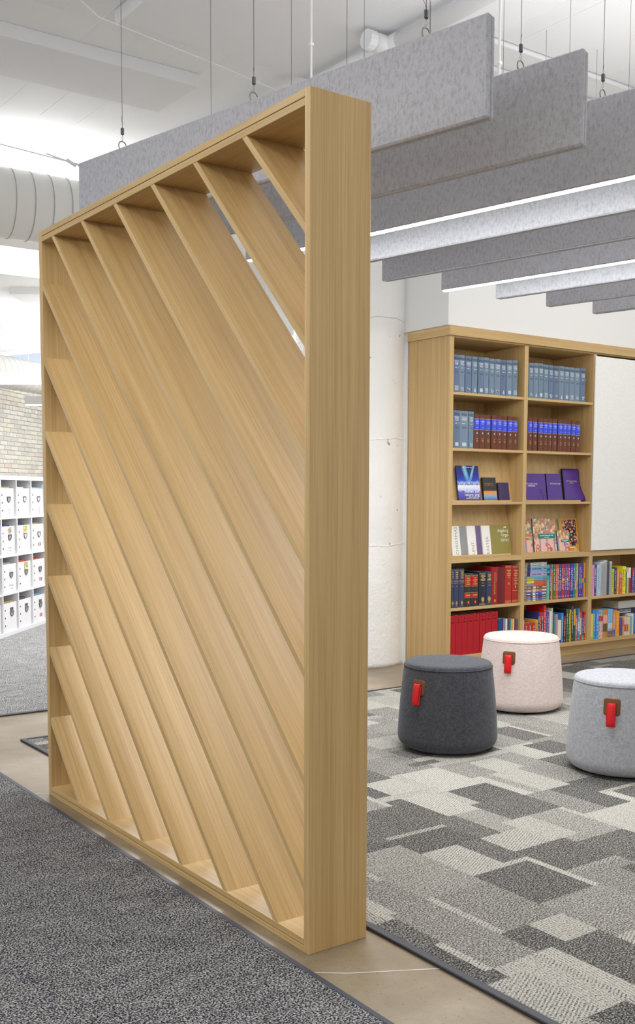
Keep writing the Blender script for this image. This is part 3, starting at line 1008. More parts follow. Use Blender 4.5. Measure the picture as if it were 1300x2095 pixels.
# ---------------- books
YB = 5.64
BAY = ['left bay', 'middle bay', 'right bay']
GOLD = flat((198, 170, 104), 0.4, 0.5)
PAPER = flat((236, 230, 214), 0.8, 0.1)
LETW = flat((196, 206, 212), 0.6)
LETD = flat((52, 62, 74), 0.6)
def cover_mesh(wd, h, d, rounded):
    t = min(0.003, wd*0.2)
    out = []
    bul = min(0.006, wd*0.16) if rounded else 0.0008
    for i in range(7):
        q = -1+2*i/6
        out.append((q*wd/2, -bul*(1-q*q)))
    out = [(-wd/2, d)]+out+[(wd/2, d)]
    inn = [(wd/2-t, d), (wd/2-t, t*1.2), (-wd/2+t, t*1.2), (-wd/2+t, d)]
    ring = out+inn
    n = len(ring)
    vs = [(x, y, 0) for x, y in ring]+[(x, y, h) for x, y in ring]
    fs = [(i, (i+1) % n, n+(i+1) % n, n+i) for i in range(n)]
    # caps: board strips and spine strip
    no = len(out)
    cap = [(0, 1, no+2, no+3), (no-2, no-1, no, no+1), tuple(range(1, no-1))+(no+1, no+2)]
    for c_ in cap:
        fs.append(tuple(reversed(c_)))
        fs.append(tuple(i+n for i in c_))
    return mesh('cover', vs, fs), bul
def darker(c, f):
    return tuple(max(0, min(255, int(v*f))) for v in c)
def book(name, label, cat, x0, x1, z0, zt, color, depth=0.2, rounded=True, group=None, yb=YB, rough=0.45, pages=True, setback=0.0, mat=None):
    wd, h = max(x1-x0-0.0012, 0.004), zt-z0-0.001
    b = thing(name, label, cat, ((x0+x1)/2, yb+setback, z0+0.0006), (0, 0, 0), group)
    me, bul = cover_mesh(wd, h, depth, rounded)
    link('cover', me, mat or flat(color, rough, 0.4), b)
    if pages:
        t = min(0.003, wd*0.2)
        box('pages', -wd/2+t+0.0002, wd/2-t-0.0002, t*1.3, depth-0.004, 0.003, h-0.0035, PAPER, b)
    b['w'] = wd; b['h'] = h; b['bul'] = bul
    return b
def spine_y(b, x=0.0):
    q = 2*x/b['w']
    return -b['bul']*(1-q*q)-0.0003
def plate(mb, b, z0, z1, fx=1.0):           # wraps the spine
    wd = b['w']*fx
    k = 6
    vs = []
    for i in range(k+1):
        x = -wd/2+wd*i/k
        y = spine_y(b, x)-0.0002
        vs += [(x, y, z0), (x, y, z1)]
    mb.add(vs, [(2*i, 2*i+2, 2*i+3, 2*i+1) for i in range(k)])
def strip(mb, b, zc_, hh, fx):
    plate(mb, b, zc_-hh/2, zc_+hh/2, fx)

# grey-blue encyclopaedia volumes
R1A = [(5.292, 5.35, 2.322), (5.35, 5.406, 2.322), (5.412, 5.475, 2.32), (5.479, 5.535, 2.321), (5.542, 5.601, 2.321), (5.601, 5.653, 2.323), (5.657, 5.711, 2.319), (5.713, 5.777, 2.32), (5.779, 5.834, 2.319), (5.84, 5.901, 2.322), (5.904, 5.96, 2.325)]
R1B = [(6.082, 6.136, 2.319), (6.138, 6.19, 2.322), (6.192, 6.247, 2.323), (6.249, 6.304, 2.318), (6.306, 6.36, 2.318), (6.362, 6.424, 2.317), (6.426, 6.487, 2.319), (6.489, 6.548, 2.318), (6.55, 6.61, 2.318), (6.612, 6.676, 2.317), (6.679, 6.744, 2.319)]
R2A = [(5.298, 5.363, 1.921), (5.363, 5.448, 1.92), (5.453, 5.505, 1.919), (5.508, 5.562, 1.903), (5.564, 5.621, 1.903), (5.622, 5.68, 1.902), (5.69, 5.743, 1.902), (5.743, 5.8, 1.903), (5.801, 5.854, 1.902), (5.86, 5.915, 1.902), (5.915, 5.971, 1.901)]
R2B = [(6.084, 6.132, 1.903), (6.137, 6.19, 1.903), (6.201, 6.255, 1.902), (6.257, 6.308, 1.902), (6.31, 6.357, 1.901), (6.361, 6.417, 1.902), (6.427, 6.482, 1.901), (6.482, 6.532, 1.902), (6.532, 6.58, 1.901), (6.585, 6.636, 1.9), (6.637, 6.693, 1.898)]
rbk = random.Random(44)
def blue_vol(x0, x1, z0, zt, label, group, vi):
    c_ = rbk.choice([(116, 135, 156), (102, 120, 148), (110, 131, 150), (98, 115, 143)])
    b = book('hardback_book', label, 'book', x0, x1, z0, zt, c_, 0.19, True, group, rough=0.28)
    wd, h = b['w'], b['h']
    m_ = MB()
    y = spine_y(b)-0.0004
    add_text(m_, 'MGG', min(0.024, wd*0.42), 0, h-0.027, y)
    for q in range(2):
        strip(m_, b, h-0.118-q*0.008, 0.0022, 0.55)
    m_.obj('lettering', LETD, b)
    m_ = MB()
    for q in range(4):
        strip(m_, b, h-0.045-q*0.0085, 0.0042, 0.72-0.09*(q % 2)-0.04*q)
    m_.rect(-wd*0.12, h-0.092, wd*0.35, 0.005, y)
    m_.rect(wd*0.3, h-0.092, 0.004, 0.009, y)
    m_.obj('title_lines', LETW, b)
    m_ = MB()
    kind = vi % 5
    if kind == 0:
        for q in range(4):
            m_.rect(0, 0.016+q*0.009, wd*0.66, 0.005, y)
    elif kind == 1:
        m_.tube([(0.012*math.cos(2*PI*i/12), y, 0.027+0.012*math.sin(2*PI*i/12)) for i in range(13)], 0.0028, 4, False)
        m_.rect(0, 0.027, 0.008, 0.008, y)
    elif kind == 2:
        for q in range(7):
            m_.rect(rbk.uniform(-wd*.26, wd*.26), 0.018+rbk.uniform(0, 0.022), 0.011, 0.006, y)
    elif kind == 3:
        m_.add([(-0.011, y, 0.012), (0.011, y, 0.012), (0, y, 0.045)], [(0, 1, 2)])
    else:
        m_.rect(0, 0.028, wd*0.5, 0.026, y)
    m_.obj('emblem', LETW, b)
    return b
for bay, data in ((0, R1A), (1, R1B)):
    for i, (x0, x1, zt) in enumerate(data):
        blue_vol(x0, x1, 2.052, zt, 'grey-blue hardback, %s from left on the top shelf, %s' % (ORD[i], BAY[bay]), 'grey-blue volumes of one set', i+bay*2)
for i, (x0, x1, zt) in enumerate(R2A[:3]):
    blue_vol(x0, x1, 1.648, zt, 'grey-blue hardback, %s from left on the second shelf, left bay' % ORD[i], 'grey-blue volumes of one set', (4, 4, 1)[i])
def brown_vol(x0, x1, zt, label):
    b = book('hardback_book', label, 'book', x0, x1, 1.648, zt, (104, 58, 38), 0.19, True, 'brown volumes with blue labels', rough=0.5)
    wd, h = b['w'], b['h']
    y = spine_y(b)-0.0005
    m_ = MB(); plate(m_, b, h-0.112, h-0.034, 0.985); m_.obj('spine_label', flat((62, 84, 226), 0.45), b)
    m_ = MB()
    strip(m_, b, h-0.0325, 0.0024, 0.98); strip(m_, b, h-0.1135, 0.0024, 0.98)
    for q, z_ in enumerate((0.104, 0.092, 0.082)):
        m_.rect(0, z_-0.03, wd*(0.3, 0.42, 0.3)[q], 0.0028, y)
    m_.obj('gilt_lines', flat((206, 176, 120), 0.4), b)
    m_ = MB()
    m_.rect(0, h-0.043, wd*0.3, 0.003, y-0.0003); 
    for q in range(3):
        m_.rect(0, h-0.053-q*0.0085, wd*(0.66, 0.5, 0.56)[q], 0.0052 if q == 0 else 0.0032, y-0.0003)
    m_.rect(0, h-0.098, wd*0.32, 0.0028, y-0.0003)
    m_.obj('title_lines', flat((178, 186, 236), 0.5), b)
    pts = [(0.0078*math.cos(2*PI*i/10), y, h-0.138+0.0078*math.sin(2*PI*i/10)) for i in range(10)]
    MB().add(pts, [tuple(range(10))]).obj('roundel', flat((150, 176, 214), 0.5), b)
for i, (x0, x1, zt) in enumerate(R2A[3:]):
    brown_vol(x0, x1, zt, 'brown blue-labelled hardback, %s brown one on the second shelf, left bay' % ORD[i])
for i, (x0, x1, zt) in enumerate(R2B):
    brown_vol(x0, x1, zt, 'brown blue-labelled hardback, %s from left on the second shelf, middle bay' % ORD[i])

# fifth shelf, left bay: reference books
R5A = [(5.300, 5.324, 0.762), (5.326, 5.375, 0.762), (5.377, 5.43, 0.761), (5.432, 5.5, 0.717), (5.501, 5.574, 0.716), (5.581, 5.658, 0.729), (5.663, 5.714, 0.73), (5.715, 5.783, 0.76), (5.783, 5.861, 0.756), (5.862, 5.933, 0.767), (5.938, 6.007, 0.764)]
NAVY, RED = (58, 62, 92), (166, 32, 34)
C5A = [NAVY, NAVY, NAVY, (48, 48, 50), (48, 48, 50), (36, 42, 56), (54, 60, 96), (160, 24, 30), (110, 26, 34), (180, 44, 34), (172, 40, 34)]
K5A = ['half-hidden navy hardback, first', 'navy gilt-lettered hardback, second', 'navy gilt-lettered hardback, third', 'black hardback with orange-red labels, fourth',
       'black hardback with scarlet labels, fifth', 'thick dark navy hardback with a gilt oval emblem, sixth', 'slim blue hardback with a gilt oval emblem, seventh',
       'red hardback with a vertical gilt title, eighth', 'plain maroon hardback, ninth', 'brick red hardback with gilt lines, tenth', 'brick red hardback with gilt lines, eleventh and last']
for i, ((x0, x1, zt), c_, kd) in enumerate(zip(R5A, C5A, K5A)):
    b = book('hardback_book', kd+' on the fifth shelf, left bay', 'book', x0, x1, 0.472, zt, c_, 0.20, True, 'reference books on the fifth shelf')
    wd, h = b['w'], b['h']
    y = spine_y(b)-0.0005
    g = MB()
    if i < 3:
        for z_ in (h-0.014, h-0.088, h-0.094, h-0.106):
            strip(g, b, z_, 0.002, 0.9)
        for q in range(4):
            g.rect(0, h-0.026-q*0.014, wd*0.5, 0.006, y)
        g.tube([(0.008*math.cos(2*PI*j/12), y, 0.035+0.012*math.sin(2*PI*j/12)) for j in range(13)], 0.0024, 4, False)
        g.rect(0, 0.035, 0.007, 0.01, y); g.rect(0, 0.014, wd*0.4, 0.003, y); g.rect(0, h-0.13, 0.006, 0.006, y)
    elif i < 5:
        lab = (198, 62, 34) if i == 3 else (196, 26, 28)
        m_ = MB(); plate(m_, b, h-0.088, h-0.018, 0.96); plate(m_, b, h-0.172, h-0.144, 0.96); m_.rect(0.004, 0.032, 0.02, 0.026, y); m_.obj('spine_label', flat(lab, 0.5), b)
        for z_ in (h-0.009, h-0.014, h-0.091, h-0.139, h-0.176):
            strip(g, b, z_, 0.0022, 0.96)
        for q in range(4):
            g.rect(0, h-0.03-q*0.015, wd*(0.3, 0.6, 0.3, 0.55)[q], 0.006, y-0.0006)
        g.rect(0, h-0.158, wd*0.66, 0.007, y-0.0006); g.rect(0.004, 0.034, 0.007, 0.012, y-0.0006)
    elif i < 7:
        for z_ in (h-0.012, h-0.016, 0.008, 0.012) if i == 5 else (h-0.014, h-0.062, h-0.066):
            strip(g, b, z_, 0.002, 0.92)
        for q in range(5):
            g.rect(0, h-0.026-q*0.010, wd*(0.6, 0.66, 0.3, 0.7, 0.6)[q], 0.006, y)
        g.rect(0, h-0.085, wd*0.4, 0.003, y); g.rect(0, h-0.105, wd*0.5, 0.003, y)
        g.tube([(0.012*math.cos(2*PI*j/14), y, 0.046+0.018*math.sin(2*PI*j/14)) for j in range(15)], 0.003, 4, False)
        g.rect(0, 0.046, 0.014, 0.02, y); g.rect(0, 0.02, wd*0.45, 0.003, y)
    elif i == 7:
        add_text(g, 'Catholic Encyclopedia', 0.027, -0.003, h-0.125, y, 'down', squeeze=0.72)
        add_text(g, 'The Modern', 0.012, 0.016, h-0.08, y+0.0008, 'down')
        g.rect(0, 0.03, 0.014, 0.02, y)
    elif i > 8:
        for z_ in (h-0.008, h-0.014, 0.008, 0.014, 0.02):
            strip(g, b, z_, 0.002, 0.94)
        for q in range(5 if i == 9 else 9):
            g.rect(0, h-0.04-q*0.013, wd*(0.6, 0.3, 0.66)[q % 3], 0.006, y)
        g.rect(0, h-0.14 if i == 9 else h-0.165, 0.012, 0.016, y)
        if i == 10:
            strip(g, b, 0.095, 0.003, 0.94)
    if g.v:
        g.obj('gilt_lettering', GOLD, b)
# bottom shelf, left bay: red numbered binders and thin booklets
R6A = [(5.312, 5.349, 0.412), (5.351, 5.412, 0.412), (5.413, 5.471, 0.412), (5.472, 5.531, 0.413), (5.532, 5.595, 0.414), (5.598, 5.662, 0.415), (5.665, 5.726, 0.416), (5.728, 5.791, 0.417)]
for i, (x0, x1, zt) in enumerate(R6A):
    if i == 0:
        x0 = 5.288
    b = book('ring_binder', 'red binder numbered %s in black on the bottom shelf' % ('one', 'two', 'three', 'four', 'five', 'six', 'seven', 'eight')[i], 'binder', x0, x1, 0.112, zt, (176, 18, 32), 0.25, False, 'red numbered binders', rough=0.55)
    m_ = MB()
    add_text(m_, str(i+1), 0.03, -0.004 if i else 0.008, b['h']-0.026, -0.0014)
    for q in range(4):
        m_.rect(-0.014+q*0.009, b['h']-0.052+(q % 2)*0.002, 0.006, 0.007, -0.0012)
    m_.obj('lettering', flat((30, 12, 16), 0.6), b)
def shelf_of_books(data, z0, bay, shelf, specs, group, depth=0.19):
    """specs: per book (colour, words, bands, text style)"""
    cnt = 0
    for i, ((x0, x1, zt), sp_) in enumerate(zip(data, specs)):
        c_, words, bands, style = sp_
        spiral = style == 'spiral'
        where = '%s upright on the %s, %s' % (ORD[i], shelf, BAY[bay])
        nm = 'spiral_notebook' if spiral else 'paperback_book'
        b = book(nm, words+', '+where, 'notebook' if spiral else 'book', x0, x1, z0, zt, c_, depth, False, group, setback=rbk.uniform(0, 0.006), rough=0.4)
        wd, h = b['w'], b['h']
        for (za, zb, bc) in bands:
            m_ = MB(); plate(m_, b, h*za+0.0004, h*zb-0.0004, 1.0)
            m_.obj('spine_band', flat(bc, 0.45), b)
        y = -b['bul']-0.0008
        if spiral:
            m_ = MB()
            nco = int(h/0.0085)
            for q in range(nco):
                zc_ = 0.006+q*0.0085
                m_.tube([(wd*0.44*math.cos(t), -0.004+0.006*math.sin(t)-0.002, zc_) for t in [PI*j/5+PI for j in range(6)]], 0.0013, 4, False)
            m_.obj('wire_binding', flat((120, 122, 128), 0.35, 0.5, 0.5), b)
        elif style:
            m_ = MB()
            lc = style if isinstance(style, tuple) else (235, 235, 235)
            zz_ = h*0.88
            zlow = h*0.25
            r_ = random.Random(i*7+bay)
            lw = min(wd*0.26, 0.0055)
            while zz_ > zlow:
                L_ = r_.uniform(0.004, 0.012)
                m_.rect(0, zz_-L_/2, lw, L_, y)
                zz_ -= L_+r_.choice((0.002, 0.002, 0.009))
            m_.rect(0, h*0.07, lw, 0.008, y)
            m_.obj('lettering', flat(lc, 0.6), b)
W_ = (232, 234, 236)
thin = [((5.795, 5.855, 0.356), (44, 66, 128), 'wide blue booklet'), ((5.857, 5.863, 0.353), (236, 238, 240), 'thin white booklet'), ((5.864, 5.872, 0.353), (90, 90, 92), 'thin grey booklet'), ((5.873, 5.882, 0.352), (206, 208, 206), 'thin pale grey booklet'),
        ((5.884, 5.896, 0.351), (238, 238, 236), 'thin white booklet'), ((5.897, 5.909, 0.35), (62, 54, 84), 'thin dark purple booklet'), ((5.91, 5.922, 0.349), (110, 86, 120), 'thin mauve booklet'), ((5.923, 5.932, 0.349), (70, 110, 80), 'thin green booklet'),
        ((5.933, 5.944, 0.348), (120, 190, 214), 'thin light blue booklet'), ((5.945, 5.96, 0.347), (226, 170, 60), 'thin amber booklet'), ((5.961, 5.972, 0.346), (232, 230, 222), 'thin cream booklet'), ((5.973, 5.986, 0.345), (120, 40, 46), 'thin dark red booklet'),
        ((5.987, 6.002, 0.344), (44, 110, 128), 'thin teal booklet'), ((6.003, 6.013, 0.344), (200, 50, 54), 'thin red booklet')]
for i, ((x0, x1, zt), c_, wd_) in enumerate(thin):
    book('booklet', '%s, %s short booklet right of the red binders' % (wd_, ORD[i]), 'booklet', x0, x1, 0.112, zt, c_, 0.16, False, 'short booklets on the bottom shelf', pages=True)

# middle bay, fifth shelf: lying stack and upright row
stz = [0.776, 0.764, 0.744, 0.709, 0.698, 0.669, 0.656, 0.633, 0.612, 0.59, 0.568, 0.542, 0.516, 0.5, 0.485, 0.472]
stc = [((196, 198, 188), (60, 62, 66)), ((190, 194, 180), (50, 54, 60)), ((122, 166, 206), (40, 46, 92)), ((176, 160, 204), (60, 44, 100)), ((180, 166, 210), (54, 40, 96)), ((116, 176, 196), None), ((108, 160, 180), (186, 184, 50)),
       ((214, 100, 76), (226, 208, 70)), ((222, 90, 60), (150, 130, 170)), ((110, 96, 76), None), ((180, 130, 104), None), ((70, 88, 176), None), ((120, 36, 80), None), ((60, 100, 170), None), ((120, 122, 90), None)]
stn = ['grey-green', 'pale green-grey', 'sky blue', 'pale lavender', 'lavender', 'light teal', 'teal and yellow-green', 'coral and yellow', 'orange-red and lilac', 'olive brown', 'tan', 'royal blue', 'plum', 'mid blue', 'moss green']
for i in range(15):
    zt, zb = stz[i], stz[i+1]
    hh = zt-zb-0.0012
    L_ = 0.228-rbk.uniform(0, 0.006)
    xo = 6.107+rbk.uniform(0, 0.003)
    b = thing('paperback_book', '%s paperback, %s from the top of the lying stack' % (stn[i], ORD[i]), 'book', (xo, YB+rbk.uniform(0, 0.004), zb+0.0006), (0, 0, 0), 'paperbacks lying in a stack')
    col_, band = stc[i]
    t = min(0.0016, hh*0.15)
    MB().add([(0, 0, 0), (L_, 0, 0), (L_, 0.16, 0), (0, 0.16, 0), (0, 0, hh), (L_, 0, hh), (L_, 0.16, hh), (0, 0.16, hh), (0, t, t), (L_, t, t), (L_, 0.16, t), (0, 0.16, t), (0, t, hh-t), (L_, t, hh-t), (L_, 0.16, hh-t), (0, 0.16, hh-t)],
              [(3, 2, 1, 0), (4, 5, 6, 7), (0, 1, 5, 4), (8, 9, 10, 11), (15, 14, 13, 12), (12, 13, 9, 8), (0, 4, 12, 8), (4, 7, 15, 12), (3, 0, 8, 11), (5, 1, 9, 13), (6, 5, 13, 14), (1, 2, 10, 9), (2, 3, 11, 10), (7, 6, 14, 15)]).obj('cover', flat(col_, 0.45), b)
    box('pages', 0.002, L_-0.002, t*1.2, 0.157, t*1.05, hh-t*1.05, PAPER, b)
    if band:
        ww = 0.036 if i < 5 else 0.082
        box('spine_band', 0.0005, ww, -0.0006, 0, 0.0005, hh-0.0005, flat(band, 0.45), b)
    m_ = MB()
    if i < 5 and i != 3:
        for q in range(7):
            m_.rect(0.062+q*0.0155, hh*0.5, 0.012 if q != 3 else 0.008, hh*0.3, -0.0001)
        m_.rect(0.205, hh*0.5, 0.03, hh*0.2, -0.0001)
    elif i > 8:
        m_.rect(0.2, hh*0.55, 0.05, hh*0.4, -0.0001); m_.rect(0.122, hh*0.5, 0.016, hh*0.3, -0.0001); m_.rect(0.025, hh*0.45, 0.035, hh*0.3, -0.0001)
        m_.rect(0.085, hh*0.5, 0.032, hh*0.8, -0.0001)
    else:
        m_.rect(0.2, hh*0.5, 0.03, hh*0.25, -0.0001)
    m_.obj('lettering', flat((70, 84, 120), 0.6) if i < 9 else flat((222, 214, 196), 0.6), b)
R5B = [(6.338, 6.367, 0.752), (6.369, 6.389, 0.752), (6.39, 6.41, 0.752), (6.412, 6.437, 0.752), (6.439, 6.46, 0.752), (6.461, 6.482, 0.752), (6.484, 6.507, 0.752), (6.508, 6.527, 0.752), (6.528, 6.549, 0.752), (6.55, 6.571, 0.751), (6.572, 6.59, 0.751), (6.592, 6.613, 0.751), (6.615, 6.633, 0.751), (6.635, 6.652, 0.751), (6.653, 6.672, 0.751), (6.673, 6.695, 0.751), (6.696, 6.716, 0.751), (6.721, 6.741, 0.751), (6.743, 6.761, 0.751), (6.761, 6.774, 0.751), (6.774, 6.786, 0.751), (6.787, 6.804, 0.751)]
RD, BL, PU, TE, GR, OR = (188, 36, 44), (52, 56, 176), (104, 76, 148), (24, 128, 124), (74, 146, 78), (232, 150, 48)
S5B = [((104, 184, 160), 'teal striped paperback', [(0.55, 0.98, (64, 168, 170)), (0.7, 0.76, (30, 60, 40)), (0.84, 0.9, (30, 60, 40))], None), ((128, 44, 60), 'maroon and purple paperback', [(0.5, 0.98, (112, 70, 140))], W_), ((206, 170, 124), 'tan and orange paperback', [(0.52, 0.8, (226, 130, 60)), (0.85, 0.97, (60, 150, 150))], None),
       ((88, 108, 40), 'olive green paperback', [(0.48, 0.52, (206, 100, 50))], W_), ((206, 96, 48), 'orange paperback', [], W_), ((204, 76, 58), 'coral red paperback', [], W_), ((24, 84, 174), 'bright blue paperback', [(0.47, 0.53, (206, 120, 60))], W_), ((190, 32, 42), 'red paperback', [(0.47, 0.52, (206, 130, 60))], W_),
       ((192, 36, 46), 'red paperback with a green dot', [(0.52, 0.58, (190, 210, 140))], W_), (PU, 'purple paperback', [(0.47, 0.52, (206, 120, 70))], W_), ((96, 66, 140), 'purple paperback with a pale dot', [(0.53, 0.58, (200, 216, 150))], W_),
       (RD, 'red paperback with a blue band', [(0.25, 0.5, BL)], W_), (BL, 'blue paperback with a red band', [(0.27, 0.5, RD)], W_), ((46, 50, 190), 'blue paperback with a teal band', [(0.27, 0.5, TE)], W_), (TE, 'teal paperback with a blue band', [(0.27, 0.5, BL)], W_),
       (GR, 'green paperback with an orange band', [(0.24, 0.5, OR)], W_), (OR, 'orange paperback with a green band', [(0.25, 0.48, GR)], W_), ((74, 74, 170), 'blue-violet paperback with a teal band', [(0.42, 0.56, TE)], W_), ((84, 66, 150), 'violet paperback with a green band', [(0.42, 0.56, GR)], W_),
       ((110, 64, 140), 'thin plum paperback with an orange band', [(0.42, 0.56, OR)], None), ((30, 140, 110), 'thin green paperback', [(0.42, 0.56, OR)], None), (OR, 'orange paperback with a teal band', [(0.42, 0.56, TE)], None)]
shelf_of_books(R5B, 0.472, 1, 'fifth shelf', S5B, 'bright upright paperbacks on the fifth shelf')
R6B = [(6.104, 6.123, 0.328), (6.125, 6.165, 0.302), (6.165, 6.207, 0.301), (6.208, 6.244, 0.3), (6.245, 6.275, 0.322), (6.275, 6.294, 0.379), (6.295, 6.311, 0.378), (6.312, 6.338, 0.377), (6.339, 6.361, 0.43), (6.363, 6.376, 0.371), (6.377, 6.409, 0.374), (6.409, 6.436, 0.377), (6.436, 6.448, 0.402), (6.453, 6.466, 0.352), (6.467, 6.485, 0.351), (6.486, 6.504, 0.35), (6.507, 6.548, 0.299), (6.549, 6.576, 0.354), (6.578, 6.598, 0.33), (6.599, 6.609, 0.378), (6.61, 6.628, 0.378), (6.629, 6.647, 0.376), (6.649, 6.668, 0.375), (6.669, 6.69, 0.403), (6.692, 6.716, 0.377), (6.719, 6.741, 0.325), (6.744, 6.766, 0.378), (6.769, 6.791, 0.349), (6.794, 6.819, 0.325), (6.82, 6.837, 0.346)]
R6B = [(a, min(b_, 6.817) if a < 6.8 else b_, c_) for a, b_, c_ in R6B]
sq = (6.818-6.104)/(6.838-6.104)
R6B = [(6.064+0.006+(a-6.104)*(6.816-6.07)/(6.838-6.104), 6.07+(b_-6.104)*(6.816-6.07)/(6.838-6.104), c_) for a, b_, c_ in R6B]
R6B = [(a+0.0, b_, c_) for a, b_, c_ in R6B]
RS = (186, 58, 54)
S6B = [((236, 238, 240), 'short white book', [(0.0, 0.9, (236, 238, 240))], (70, 90, 150)), (RS, 'short brick red book', [], W_), (RS, 'short brick red book', [], W_), (RS, 'short brick red book', [], W_), ((222, 166, 40), 'short yellow book', [], (120, 80, 20)),
       ((52, 58, 120), 'navy blue paperback', [], W_), ((206, 44, 44), 'red paperback', [], W_), ((176, 60, 84), 'crimson and black paperback', [(0.5, 0.8, (50, 40, 44))], W_), ((212, 32, 38), 'tall scarlet book', [], W_), ((116, 80, 150), 'thin purple paperback', [], W_), ((112, 72, 152), 'purple paperback', [], W_),
       ((226, 226, 220), 'white paperback', [(0.0, 0.96, (226, 226, 220))], None), ((206, 206, 190), 'tall cream book', [], None), ((70, 120, 90), 'thin green paperback', [], None), ((92, 160, 206), 'sky blue paperback fading to green', [(0.05, 0.45, (96, 170, 120))], None), ((206, 150, 146), 'dusty pink paperback', [], None),
       ((236, 228, 210), 'short cream and blue book', [(0.0, 0.14, (40, 60, 160))], None), ((60, 140, 214), 'bright blue paperback', [], W_), ((140, 36, 40), 'dark red paperback', [], W_), ((34, 40, 64), 'thin navy book', [], None), ((74, 112, 58), 'leaf green paperback', [], W_), ((66, 104, 56), 'dark green paperback', [], W_),
       ((226, 190, 44), 'yellow paperback', [], (110, 80, 20)), ((70, 74, 88), 'tall slate grey book', [], W_), ((40, 96, 72), 'green book with an amber top', [(0.5, 1.0, (230, 170, 50))], None), ((206, 84, 104), 'short pink paperback', [], W_), ((64, 140, 180), 'tall sky blue paperback', [(0.3, 0.6, (190, 210, 220))], W_),
       ((196, 196, 180), 'pale paperback with red ends', [(0.0, 0.2, (200, 60, 60)), (0.8, 1.0, (206, 90, 70))], None), ((92, 60, 140), 'purple paperback with a green foot', [(0.0, 0.2, (110, 180, 80))], W_), ((196, 36, 44), 'red paperback', [], W_)]
shelf_of_books(R6B, 0.112, 1, 'bottom shelf', S6B, 'mixed books on the bottom shelf of the middle bay')
R5C = [(6.888, 6.922, 0.732), (6.922, 6.953, 0.731), (6.953, 6.989, 0.731), (6.99, 7.02, 0.752), (7.021, 7.05, 0.753), (7.051, 7.083, 0.765), (7.085, 7.111, 0.752), (7.112, 7.144, 0.751), (7.149, 7.179, 0.688), (7.179, 7.212, 0.698), (7.213, 7.239, 0.688), (7.242, 7.286, 0.647), (7.287, 7.307, 0.704), (7.308, 7.329, 0.703), (7.332, 7.345, 0.651), (7.347, 7.37, 0.65), (7.371, 7.4, 0.689), (7.408, 7.441, 0.685), (7.442, 7.476, 0.684), (7.477, 7.512, 0.686)]
R5C = [(a-0.006, b_-0.006, c_) for a, b_, c_ in R5C]
SPW = (226, 226, 230)
S5C = [((222, 160, 196), 'pink paperback', [], (180, 110, 160)), ((82, 60, 132), 'purple paperback with white title', [(0.28, 0.74, (96, 76, 146))], W_), ((176, 208, 234), 'light blue paperback', [], (90, 110, 170)), (SPW, 'white spiral-bound book', [], 'spiral'), (SPW, 'white spiral-bound book', [], 'spiral'), (SPW, 'tall white spiral-bound book', [], 'spiral'),
       ((92, 98, 110), 'grey spiral-bound book', [], 'spiral'), (SPW, 'white spiral-bound book', [], 'spiral'), ((206, 220, 50), 'yellow-green paperback', [], (60, 70, 40)), ((50, 60, 96), 'navy paperback with pale edge', [], W_), ((236, 160, 56), 'orange paperback', [], W_), ((214, 84, 40), 'short red-orange paperback', [(0.8, 1.0, (200, 150, 120))], W_),
       ((236, 226, 50), 'yellow paperback', [], (90, 90, 50)), ((240, 232, 60), 'yellow paperback', [], (90, 90, 50)), ((40, 90, 110), 'thin dark teal paperback', [], None), ((170, 206, 120), 'green and white paperback', [(0.75, 1.0, (232, 234, 230))], None), ((232, 232, 226), 'white paperback with a red foot', [(0.0, 0.6, (190, 36, 40))], None),
       ((96, 66, 140), 'purple and red paperback', [(0.7, 1.0, (190, 40, 60))], W_), ((70, 90, 160), 'blue paperback', [], W_), ((60, 130, 90), 'green paperback', [], W_)]
shelf_of_books(R5C, 0.472, 2, 'fifth shelf', S5C, 'mixed books on the fifth shelf of the right bay')
R6C = [(6.895, 6.926, 0.324), (6.927, 6.956, 0.35), (6.957, 6.997, 0.35), (6.998, 7.024, 0.349), (7.025, 7.052, 0.347), (7.054, 7.081, 0.351), (7.082, 7.112, 0.349), (7.113, 7.141, 0.351), (7.142, 7.179, 0.349), (7.181, 7.212, 0.324), (7.213, 7.264, 0.327), (7.27, 7.289, 0.264), (7.29, 7.308, 0.263), (7.309, 7.335, 0.263), (7.336, 7.364, 0.265), (7.365, 7.384, 0.263), (7.385, 7.406, 0.267), (7.407, 7.439, 0.269), (7.44, 7.458, 0.291), (7.46, 7.493, 0.289), (7.494, 7.523, 0.283)]
R6C = [(a-0.012, b_-0.012, c_) for a, b_, c_ in R6C]
LB, SB = (70, 150, 220), (120, 184, 226)
